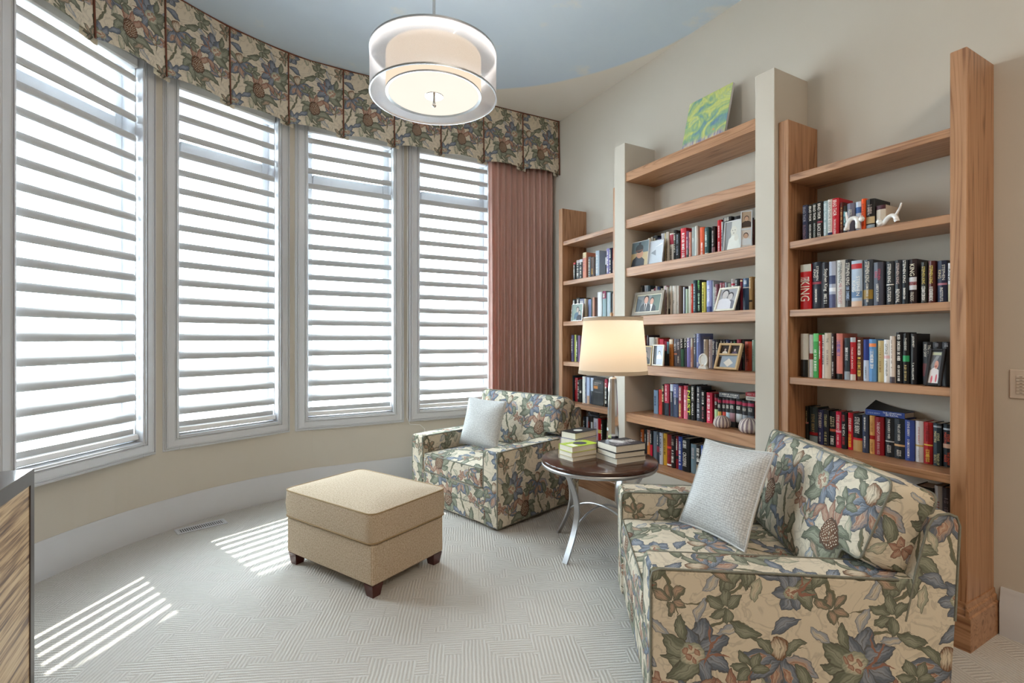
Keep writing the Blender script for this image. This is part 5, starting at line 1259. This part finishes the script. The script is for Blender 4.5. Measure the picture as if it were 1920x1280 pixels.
# ---------------------------------------------------------------- cushions
def round_poly(pts, r, n=5):
    out = []; N = len(pts); rs = r if isinstance(r, (list, tuple)) else [r] * N
    for i in range(N):
        p, a, b = Vector(pts[i]), Vector(pts[i - 1]), Vector(pts[(i + 1) % N]); u, v = (a - p), (b - p); q = min(rs[i], u.length * .45, v.length * .45)
        s, e = p + u.normalized() * q, p + v.normalized() * q
        for k in range(n + 1):
            t = k / n; out.append((1 - t) ** 2 * s + 2 * t * (1 - t) * p + t * t * e)
    res = []
    for i, p in enumerate(out):
        q = out[(i + 1) % len(out)]; L = (q - p).length; k = max(1, int(L / .035))
        for j in range(k): res.append(p.lerp(q, j / k))
    return res


def puffy(outline, t, crown, bulge=.010, step=.032, reach=.16, backcrown=None):
    """cushion: outline in a plane, thickness t with crowned faces; returns front/back/boxing mesh parts and edge loops"""
    N = len(outline); xs = [p.x for p in outline]; ys = [p.y for p in outline]; pts = list(outline)
    segs = [(outline[i], outline[(i + 1) % N]) for i in range(N)]

    def dist(p):
        best = 9
        for a, b in segs:
            ab = b - a; k = max(0, min(1, (p - a).dot(ab) / max(ab.length_squared, 1e-12))); best = min(best, (a + ab * k - p).length)
        return best

    def inside(p):
        c = False
        for a, b in segs:
            if (a.y > p.y) != (b.y > p.y) and p.x < (b.x - a.x) * (p.y - a.y) / (b.y - a.y) + a.x: c = not c
        return c
    inner = []; y = min(ys) + step / 2
    while y < max(ys):
        x = min(xs) + step / 2
        while x < max(xs):
            p = Vector((x, y))
            if inside(p):
                d = dist(p)
                if d > step * .45: inner.append((p, d))
            x += step
        y += step
    allp = pts + [q[0] for q in inner]; ed = [(i, (i + 1) % N) for i in range(N)]
    vo, eo, fo, *_ = geometry.delaunay_2d_cdt(allp, ed, [list(range(N))], 1, 1e-5)
    D = [0 if i < N else min(1, inner[i - N][1] / reach) for i in range(len(allp))] if len(vo) == len(allp) else [min(1, dist(p) / reach) for p in vo]
    hgt = [1 - (1 - d) ** 2.2 for d in D]; n = len(vo); bc = crown if backcrown is None else backcrown
    front = [(p.x, p.y, t / 2 + crown * h) for p, h in zip(vo, hgt)]; back = [(p.x, p.y, -t / 2 - bc * h) for p, h in zip(vo, hgt)]
    vs = front + back; fs = [tuple(f) for f in fo] + [tuple(i + n for i in reversed(f)) for f in fo]
    if t > .02:
        cx, cy = sum(xs) / N, sum(ys) / N; b = len(vs)
        for i in range(N):
            a, p, q = outline[i - 1], outline[i], outline[(i + 1) % N]; tg = (q - a).normalized(); nr = Vector((tg.y, -tg.x)); vs.append((p.x + nr.x * bulge, p.y + nr.y * bulge, 0))
        fs += [(i, (i + 1) % N, b + (i + 1) % N, b + i) for i in range(N)] + [(b + i, b + (i + 1) % N, n + (i + 1) % N, n + i) for i in range(N)]
    else: fs += [(i, (i + 1) % N, n + (i + 1) % N, n + i) for i in range(N)]
    uvs = [(v[0], v[1]) for v in vs]
    for i in range(N):
        a, p, q = outline[i - 1], outline[i], outline[(i + 1) % N]; tg = (q - a).normalized(); nr = Vector((tg.y, -tg.x))
        uvs[n + i] = (p.x + nr.x * t, p.y + nr.y * t)
        if t > .02: uvs[b + i] = (p.x + nr.x * t / 2, p.y + nr.y * t / 2)
    return vs, fs, uvs, [(p.x, p.y, t / 2) for p in outline], [(p.x, p.y, -t / 2) for p in outline]


def cushion(name, outline, t, crown, mp, mat, parent, welt=None, wr=.0045, uvo=(0, 0), **kw):
    vs, fs, uvs, lo, hi = puffy(outline, t, crown, **kw); m = MB(); m.add([mp(*v) for v in vs], fs, 0, [(v[0] + uvo[0], v[1] + uvo[1]) for v in uvs])
    o = m.build(name, mat, parent, world=False, smooth=60)
    if welt:
        for lp in ((lo, hi) if t > .02 else (lo,)):
            m = MB(); m.tube([mp(*q) for q in lp], wr, 6, closed=True); m.build('piping', welt, o, world=False, smooth=60)
    return o


def pillow_outline(s, dip=.035):
    pts = []
    for k in range(4):
        a0 = pi / 4 + k * pi / 2; c0 = Vector((cos(a0), sin(a0))) * s * .7071; a1 = a0 + pi / 2; c1 = Vector((cos(a1), sin(a1))) * s * .7071; nrm = -(c0 + c1).normalized()
        for j in range(14):
            u = j / 14; pts.append(c0.lerp(c1, u) + nrm * dip * s * 2 * (u * (1 - u)) * 1.6)
    return pts[::1]


# ---------------------------------------------------------------- armchairs
def make_armchair(label, loc, rz):
    r = thing('armchair', label, 'armchair', loc, rz, 'floral armchairs'); HW, FR, BK, AT, AW = .525, .49, -.50, .58, .155
    m = MB(); m.box(-HW + AW - .01, HW - AW + .01, -.40, FR - .012, .025, .285, b=.008); m.build('seat_base', M_FLORAL, r, world=False, uv=True, uvo=(.2, .1), smooth=30)
    m = MB(); m.tube([(-HW + AW, FR - .011, .158), (HW - AW, FR - .011, .158)], .0025, 6); m.build('seam', M_PIPE, r, world=False)
    for sx in (-1, 1):
        xo, xi = sx * HW, sx * (HW - AW); m = MB(); m.box(min(xo, xi), max(xo, xi), -.41, FR, .022, AT, b=.012); a = m.build('arm', M_FLORAL, r, world=False, uv=True, uvo=(.05, .12), smooth=30)
        for x in (xo - sx * .004, xi + sx * .004):
            m = MB(); z0 = .03 if x == xo - sx * .004 else .30; path = [(x, FR - .003, z0), (x, FR - .003, AT - .04), (x, FR - .010, AT - .014), (x, FR - .035, AT - .003), (x, .1, AT - .002), (x, BK + .16, AT - .002)]
            m.tube(path, .0048, 6); m.build('piping', M_PIPE, a, world=False, smooth=60)
        m = MB(); m.tube([(xo - sx * .002, FR - .002, .028), (xo - sx * .002, BK + .04, .028)], .003, 6); m.build('piping', M_PIPE, a, world=False)
    m = MB(); pr = [(BK + .01, .022), (-.36, .022), (-.36, .44), (-.395, .62), (-.43, .76), (-.445, .79), (-.465, .805), (-.495, .81), (-.52, .80), (-.53, .77), (BK - .015, .45)]
    m.prism(pr, lambda p, q: (-HW + .002, p, q), lambda p, q: (HW - .002, p, q)); b = m.build('back', M_FLORAL, r, world=False, uv=True, uvo=(.05, .12), smooth=40)
    for sx in (-1, 1):
        m = MB(); m.tube([(sx * (HW - .002), p, q) for p, q in pr[2:]], .0045, 6); m.build('piping', M_PIPE, b, world=False, smooth=60)
    s = round_poly([(-.362, -.36), (.362, -.36), (.362, .485), (-.362, .485)], .03)
    cushion('seat_cushion', s, .140, .03, lambda a_, b_, c_: (a_, b_, .365 + c_), M_FLORAL, r, M_PIPE, uvo=(.1, .25), backcrown=0.0, reach=.22)
    tl = radians(18); T = [(-.35, 0), (.35, 0), (.36, .155), (.475, .16), (.505, .465), (-.505, .465), (-.475, .16), (-.36, .155)]
    o = round_poly(T, [.03, .03, .02, .03, .05, .05, .03, .02])
    cushion('back_cushion', o, .150, .035, lambda a_, b_, c_: (a_, -.265 - b_ * sin(tl) + c_ * cos(tl), .445 + b_ * cos(tl) + c_ * sin(tl)), M_FLORAL, r, M_PIPE, uvo=(.55, .05), reach=.14, bulge=.012)
    return r


AC1 = make_armchair('floral armchair beside the bay windows, far side of the table', (1.96, 3.81, 0), radians(197.2) - pi / 2)
AC2 = bpy.data.objects.new('armchair', None); COL.objects.link(AC2); AC2.location = (2.0, 1.456, 0); AC2.rotation_euler = (0, 0, radians(144.8) - pi / 2)
tag(AC2, 'floral armchair in the right foreground, in front of the right bookcase', 'armchair', 'floral armchairs')
for ch in list(AC1.children):
    c = copy_part(ch, AC2)
    for g in ch.children: copy_part(g, c)


def throw_pillow(label, size, loc, rot, thick=.062):
    r = thing('throw_pillow', label, 'pillow', loc, 0, 'white woven throw pillows'); r.rotation_euler = rot
    cushion('cover', pillow_outline(size), .008, thick, lambda a_, b_, c_: (a_, c_, b_), M_PILLOW, r, M_PILLOW, wr=.005, reach=size * .42)
    return r


def chair_pt(ch, x, y, z): return base_matrix(ch) @ Vector((x, y, z))


pz = chair_pt(AC1, .127, .03, .665)
throw_pillow('white woven throw pillow on the far floral armchair', .42, pz, (radians(-17), radians(2), AC1.rotation_euler.z + pi + radians(8)))
pz = chair_pt(AC2, .155, .025, .668)
throw_pillow('white woven throw pillow on the nearer floral armchair', .45, pz, (radians(24), radians(3), AC2.rotation_euler.z + radians(24)), .07)

# ---------------------------------------------------------------- ottoman
oc = Vector((.715, 3.16)); oa = radians(116.6); ot = thing('ottoman', 'square tan upholstered ottoman on mahogany feet in the middle of the carpet', 'ottoman', (oc.x, oc.y, 0), oa)
OL, OW = .80, .565
m = MB(); m.box(-OL / 2, OL / 2, -OW / 2, OW / 2, .068, .300, b=.014); m.build('body', M_OTTO, ot, world=False, uv=True, smooth=30)
s = round_poly([(-OL / 2 - .012, -OW / 2 - .012), (OL / 2 + .012, -OW / 2 - .012), (OL / 2 + .012, OW / 2 + .012), (-OL / 2 - .012, OW / 2 + .012)], .055)
cushion('top_cushion', s, .158, .028, lambda a_, b_, c_: (a_, b_, .383 + c_), M_OTTO, ot, simple('tan_welt', '9c8360', .8, var=.15, scale=120), wr=.0045, reach=.26, backcrown=0, bulge=.008)
for sx in (-1, 1):
    for sy in (-1, 1):
        m = MB(); x, y = sx * (OL / 2 - .045), sy * (OW / 2 - .045)
        m.add([(x + a * q, y + b * q, z) for z, q in ((0, .026), (.07, .037)) for a, b in ((-1, -1), (1, -1), (1, 1), (-1, 1))], [(3, 2, 1, 0), (4, 5, 6, 7), (0, 1, 5, 4), (1, 2, 6, 5), (2, 3, 7, 6), (3, 0, 4, 7)]); m.build('foot', M_FOOT, ot, world=False)

# ---------------------------------------------------------------- side table
TC = Vector((2.137, 2.628)); tb = thing('side_table', 'round side table with dark walnut top and curved steel legs between the armchairs', 'side table', (TC.x, TC.y, 0)); TR = .385
m = MB(); m.lathe([(.0001, .574), (TR - .010, .574), (TR - .002, .578), (TR, .588), (TR - .004, .597), (TR - .012, .600), (.0001, .600)], 72); m.build('tabletop', M_TABLETOP, tb, world=False, smooth=40)
m = MB(); m.lathe([(TR - .05, .552), (TR - .004, .552), (TR - .001, .558), (TR - .001, .570), (TR - .004, .574), (TR - .05, .574)], 72); m.build('rim', M_STEEL, tb, world=False, smooth=40)
a0 = atan2(2.538 - TC.y, 1.801 - TC.x)
for k in range(4):
    q = a0 + k * pi / 2; u = Vector((cos(q), sin(q))); pth = []
    for j in range(15):
        t = j / 14; z = .555 * (1 - t); rr = .335 - .125 * sin(pi * min(1, t * 1.0)) ** 1.0 * (1 - .25 * t) + .02 * t; pth.append((u.x * rr, u.y * rr, z))
    m = MB(); n = Vector((-u.y, u.x))
    vs = []
    for i, p in enumerate(pth):
        p = Vector(p); tg = (Vector(pth[min(i + 1, 14)]) - Vector(pth[max(i - 1, 0)])).normalized(); nn = Vector((n.x, n.y, 0)); bb = tg.cross(nn)
        for a, b in ((-1, -1), (1, -1), (1, 1), (-1, 1)): vs.append(p + nn * a * .019 + bb * b * .006)
    m.add(vs, [(3, 2, 1, 0), (56, 57, 58, 59)] + [(i * 4 + k_, i * 4 + (k_ + 1) % 4, i * 4 + 4 + (k_ + 1) % 4, i * 4 + 4 + k_) for i in range(14) for k_ in range(4)]); m.build('leg', M_STEEL, tb, world=False, smooth=30)
for k in range(2):                                      # two bowed cross stretchers
    q = a0 + k * pi / 2; u = Vector((cos(q), sin(q))); m = MB(); pts_ = []
    for j in range(21):
        t = -1 + j / 10; pts_.append((u.x * .255 * t, u.y * .255 * t, .19 + .085 * (1 - t * t) + .011 * k))
    m.tube(pts_, .0075, 8); m.build('stretcher', M_STEEL, tb, world=False, smooth=60)

# books on the table
def table_stack(pc, pl, pr, heights, cols, labels, zb=.6005, tops=None):
    c, l, r = (onz(*q, zb) for q in (pc, pl, pr)); u = (r - c); v = (l - c); lx, ly = u.length, v.length; rz = atan2(u.y, u.x); z = zb; out = []
    vv = Vector((-sin(rz), cos(rz), 0)); uu = Vector((cos(rz), sin(rz), 0))
    for i, (h, col, lb) in enumerate(zip(heights, cols, labels)):
        k = (.004, -.003, .006)[i % 3]; ctr = c + uu * (lx / 2 + k) + vv * (ly / 2 + k * .6)
        o = flat_book(ctr.x, ctr.y, z, lx * (1 - .03 * (i == 1)), ly * (1 - .03 * (i == 2)), h, rz + (.03, -.02, .015)[i], col, lb, 'books stacked on the side table', 'y+'); z += h + .0006; out.append((o, lx, ly, h))
    return out


st = table_stack((1154.3, 870.9), (1126, 857), (1211, 863), (.035, .034, .044), ('d8d6d0', '2a2c30', '2a2a33'),
                 ('lowest book of the right hand stack on the side table', 'thin dark covered book, middle of the right stack on the side table', 'top book of the right stack on the side table, dark with white lettering'))
o, lx, ly, h = st[2]; worn_print(o, 'e8e8ea', (lx * .15, 0, h + .0008), (1, 0, 0), (0, 1, 0), lx * .6, ly * .3, 3); worn_print(o, 'b8b4c0', (-lx * .15, -ly * .25, h + .0008), (1, 0, 0), (0, 1, 0), lx * .5, ly * .2, 4)
m = MB(); m.add([(-lx * .1 + lx * .16 * cos(k * pi / 8), ly * .1 + ly * .3 * sin(k * pi / 8), h + .0007) for k in range(16)], [tuple(range(16))]); m.build('cover_print', paper('b8bac0'), o, world=False)
st = table_stack((1072.3, 865.7), (1043, 858.3), (1121.4, 857), (.026, .029, .038), ('d8cfb8', 'c9b890', 'b6cf4a'),
                 ('lowest book of the front left stack on the side table', 'middle book of the front left stack on the side table', 'lime green covered book on top of the front left table stack'))
o, lx, ly, h = st[2]; m = MB(); m.add([(lx * .05 + lx * .22 * cos(k * pi / 10), ly * .3 * sin(k * pi / 10), h + .0007) for k in range(20)], [tuple(range(20))]); m.build('cover_print', paper('4a4c5c'), o, world=False)
m = MB(); m.add([(-lx * .45, -ly * .45, h + .0006), (-lx * .25, -ly * .45, h + .0006), (-lx * .2, ly * .1, h + .0006), (-lx * .45, ly * .1, h + .0006)], [(0, 1, 2, 3)]); m.build('cover_print', paper('eef2e0'), o, world=False)
worn_print(o, 'eef2e0', (lx * .0, ly * .4, h + .0008), (1, 0, 0), (0, 1, 0), lx * .8, ly * .12, 5)
cb = onz(1078.3, 812.8, .735); cl = onz(1051.3, 807.5, .735); crr = onz(1119.6, 804.8, .735)


def px_of(p): d = p - Vector((0, 0, H)); t = d.dot(_F); return (960 + FPX * d.dot(_R) / t, PY0 - FPX * d.z / t)


dn = lambda p: px_of(Vector((p.x, p.y, .6005)))
st = table_stack(dn(cb), dn(cl), dn(crr), (.046, .042, .045), ('6a5a4a', 'b8b4cc', '24262a'),
                 ('lowest book of the back left stack on the side table', 'lavender white book, middle of the back left table stack', 'black covered book on top of the back left table stack'))
o, lx, ly, h = st[2]; m = MB(); m.add([(-lx * .05 + lx * .15 * cos(k * pi / 10), ly * .22 * sin(k * pi / 10), h + .0007) for k in range(20)], [tuple(range(20))]); m.build('cover_print', paper('d8dcd8'), o, world=False)

# ---------------------------------------------------------------- table lamp
LP = (2.325, 2.705); lm = thing('table_lamp', 'lit table lamp with cream drum shade and tapered chrome stem', 'table lamp', (*LP, .6005)); B = .6005
m = MB()
for q in (0, pi / 2):
    c_, s_ = cos(q + .5), sin(q + .5); pr = [(c_ * a - s_ * b, s_ * a + c_ * b) for a, b in ((-.075, -.014), (.075, -.014), (.075, .014), (-.075, .014))]
    m.prism(pr, lambda a, b: (LP[0] + a, LP[1] + b, B), lambda a, b: (LP[0] + a, LP[1] + b, B + .03))
m.build('foot', M_DARKWOOD, lm)
m = MB(); m.lathe([(.05, .030), (.05, .050), (.046, .053), (.0001, .053)], 32, c=(*LP, B)); m.build('base_plate', simple('clear_base', (.80, .82, .82), .05, .2, coat=1), lm, smooth=40)
m = MB(); n = 10; prof = [(.046, .053), (.044, .08), (.030, .45), (.027, .52), (.02, .53)]
m.lathe(prof, n, c=(*LP, B)); m.build('stem', M_CHROME, lm, smooth=20)
m = MB(); m.tube([(*LP, B + .52), (*LP, B + .64)], .009, 8); m.build('neck', M_STEEL, lm)
ZB, ZT, RB_, RT_ = 1.155, 1.550, .240, .205
M_SHADE = m_translucent('shade_linen', (.86, .78, .68), .55)
m = MB(); m.lathe([(RB_, ZB), (RT_, ZT)], 64, c=(*LP, 0), cap=False); m.build('shade', M_SHADE, lm, smooth=60)
for z, r_, dz in ((ZB, RB_, 1), (ZT, RT_, -1)):
    m = MB(); sl_ = (RB_ - RT_) / (ZT - ZB); m.lathe([(r_ + .0012, z), (r_ + .0012 - dz * sl_ * .026, z + dz * .026)], 64, c=(*LP, 0), cap=False); m.build('shade_band', m_translucent('band_linen', (.62, .54, .44), .22) if 'bl' not in MATS else MATS['bl'], lm, smooth=60)
m = MB(); m.tube([(LP[0] + (RT_ - .001) * cos(2 * pi * k / 48), LP[1] + (RT_ - .001) * sin(2 * pi * k / 48), ZT - .002) for k in range(48)], .003, 6, closed=True)
for k in range(3): q = 2 * pi * k / 3; m.tube([(*LP, ZT - .012), (LP[0] + (RT_ - .003) * cos(q), LP[1] + (RT_ - .003) * sin(q), ZT - .004)], .002, 6)
m.build('shade_spider', M_STEEL, lm, smooth=60)
m = MB(); m.lathe([(.0001, -.04), (.02, -.035), (.032, -.005), (.028, .022), (.014, .045), (.012, .06)], 16, c=(LP[0], LP[1], 1.33)); m.build('bulb', m_emit('lit_bulb', (1, .8, .55), 3), lm, smooth=60)
bl = bpy.data.lights.new('table_lamp_bulb', 'POINT'); bl.energy = 2.6; bl.color = (1, .78, .54); bl.shadow_soft_size = .05; blo = bpy.data.objects.new('table_lamp_bulb', bl); COL.objects.link(blo); blo.location = (LP[0], LP[1], 1.36)

# ---------------------------------------------------------------- dark framed cabinet at the left edge
def m_zebra():
    a = NT('zebra_wood'); co = a.coord(); v = a.map(co, (1, 1, 1), rot=(radians(-3), 0, 0)); nz = a.n('ShaderNodeTexNoise', {'Vector': a.map(v, (1, 1.6, 34)), 'Scale': 1.6, 'Detail': 4.0, 'Roughness': .6})
    n2 = a.n('ShaderNodeTexNoise', {'Vector': a.map(v, (1, 4, 150)), 'Scale': 1.0, 'Detail': 2.0}); f = a.math('ADD', a.math('MULTIPLY', nz.outputs[0], .75), a.math('MULTIPLY', n2.outputs[0], .3))
    r = a.ramp(f, [(.40, '5b3f2a'), (.47, '8a6a4a'), (.54, 'b5946c'), (.66, 'c9ad86')]); a.base(r.outputs[0]); a.b.inputs['Roughness'].default_value = .4; return a.m


cb_ = thing('cabinet', 'dark framed cabinet with a zebra grained side, at the left edge', 'cabinet', (-1.02, 1.9, 0)); CX, CY, CZ = -.672, 2.56, .90
M_FRM = simple('charcoal_frame', '4a423e', .4, var=.1, scale=30)
m = MB(); m.box(-1.36, CX - .012, 1.3, CY, 0, CZ - .002); m.build('body', M_FRM, cb_)
m = MB(); m.box(CX - .0119, CX, 1.3, CY, CZ - .052, CZ); m.box(CX - .0119, CX, CY - .038, CY, 0, CZ - .052); m.box(CX - .0119, CX, 1.3, CY - .038, 0, .05); m.build('face_frame', M_FRM, cb_)
m = MB(); m.box(CX - .0115, CX - .004, 1.3, CY - .039, .051, CZ - .053); m.build('side_panel', m_zebra(), cb_)
m = MB(); m.box(-1.36, CX, 1.3, CY, CZ, CZ + .003); m.build('worktop', simple('dark_lacquer', '544c4c', .12, var=.05, coat=.5), cb_)

# ---------------------------------------------------------------- floor register, keypad
q = [onz(*p, 0) for p in ((332, 1002.5), (427.5, 980))]; d = q[1] - q[0]; ang = atan2(d.y, d.x); L = .325; Wd = .12
vt = thing('floor_register', 'white slotted floor vent set in the carpet near the bay wall', 'floor vent', (q[0].x + d.x * .5 - sin(ang) * .05, q[0].y + d.y * .5 + cos(ang) * .05, .001), ang)
m = MB(); m.box(-L / 2, L / 2, -Wd / 2, -Wd / 2 + .02, 0, .006, b=.002); m.box(-L / 2, L / 2, Wd / 2 - .02, Wd / 2, 0, .006, b=.002); m.box(-L / 2, -L / 2 + .02, -Wd / 2 + .02, Wd / 2 - .02, 0, .006, b=.002); m.box(L / 2 - .02, L / 2, -Wd / 2 + .02, Wd / 2 - .02, 0, .006, b=.002); m.build('frame', M_TRIM, vt, world=False)
m = MB(); m.box(-L / 2 + .015, L / 2 - .015, -Wd / 2 + .015, Wd / 2 - .015, -.0004, .0004); m.build('duct_opening', M_BLACK, vt, world=False)
ls = None
for k in range(21):
    x = -L / 2 + .025 + (L - .05) * k / 20
    if ls is None: m = MB(); m.box(-.0035, .0035, -Wd / 2 + .018, Wd / 2 - .018, .001, .0055, b=.001); ls = m.build('louver', M_TRIM, vt, world=False); o = ls
    else: o = copy_part(ls, vt)
    o.location = (x, 0, 0)
kp = thing('wall_keypad', 'almond wall keypad with two columns of engraved buttons beside the right bookcase', 'keypad', (XW, .81, 1.19)); M_ALM = simple('almond_plastic', (.62, .56, .50), .4)
m = MB(); m.box(XW - .007, XW - .0005, .895 - .17, .895, 1.122, 1.257, b=.003); m.build('plate', M_ALM, kp, smooth=30)
for c_ in range(2):
    for r_ in range(6):
        y1 = .895 - .024 - c_ * .042; z0 = 1.144 + r_ * .0148; m = MB(); m.box(XW - .011, XW - .006, y1 - .034, y1, z0, z0 + .0118, b=.0015); b = m.build('button', M_ALM, kp)
        m = MB(); m.box(XW - .0114, XW - .0109, y1 - .022, y1 - .012, z0 + .0052, z0 + .0068); m.build('indicator', paper('3a342e'), b)
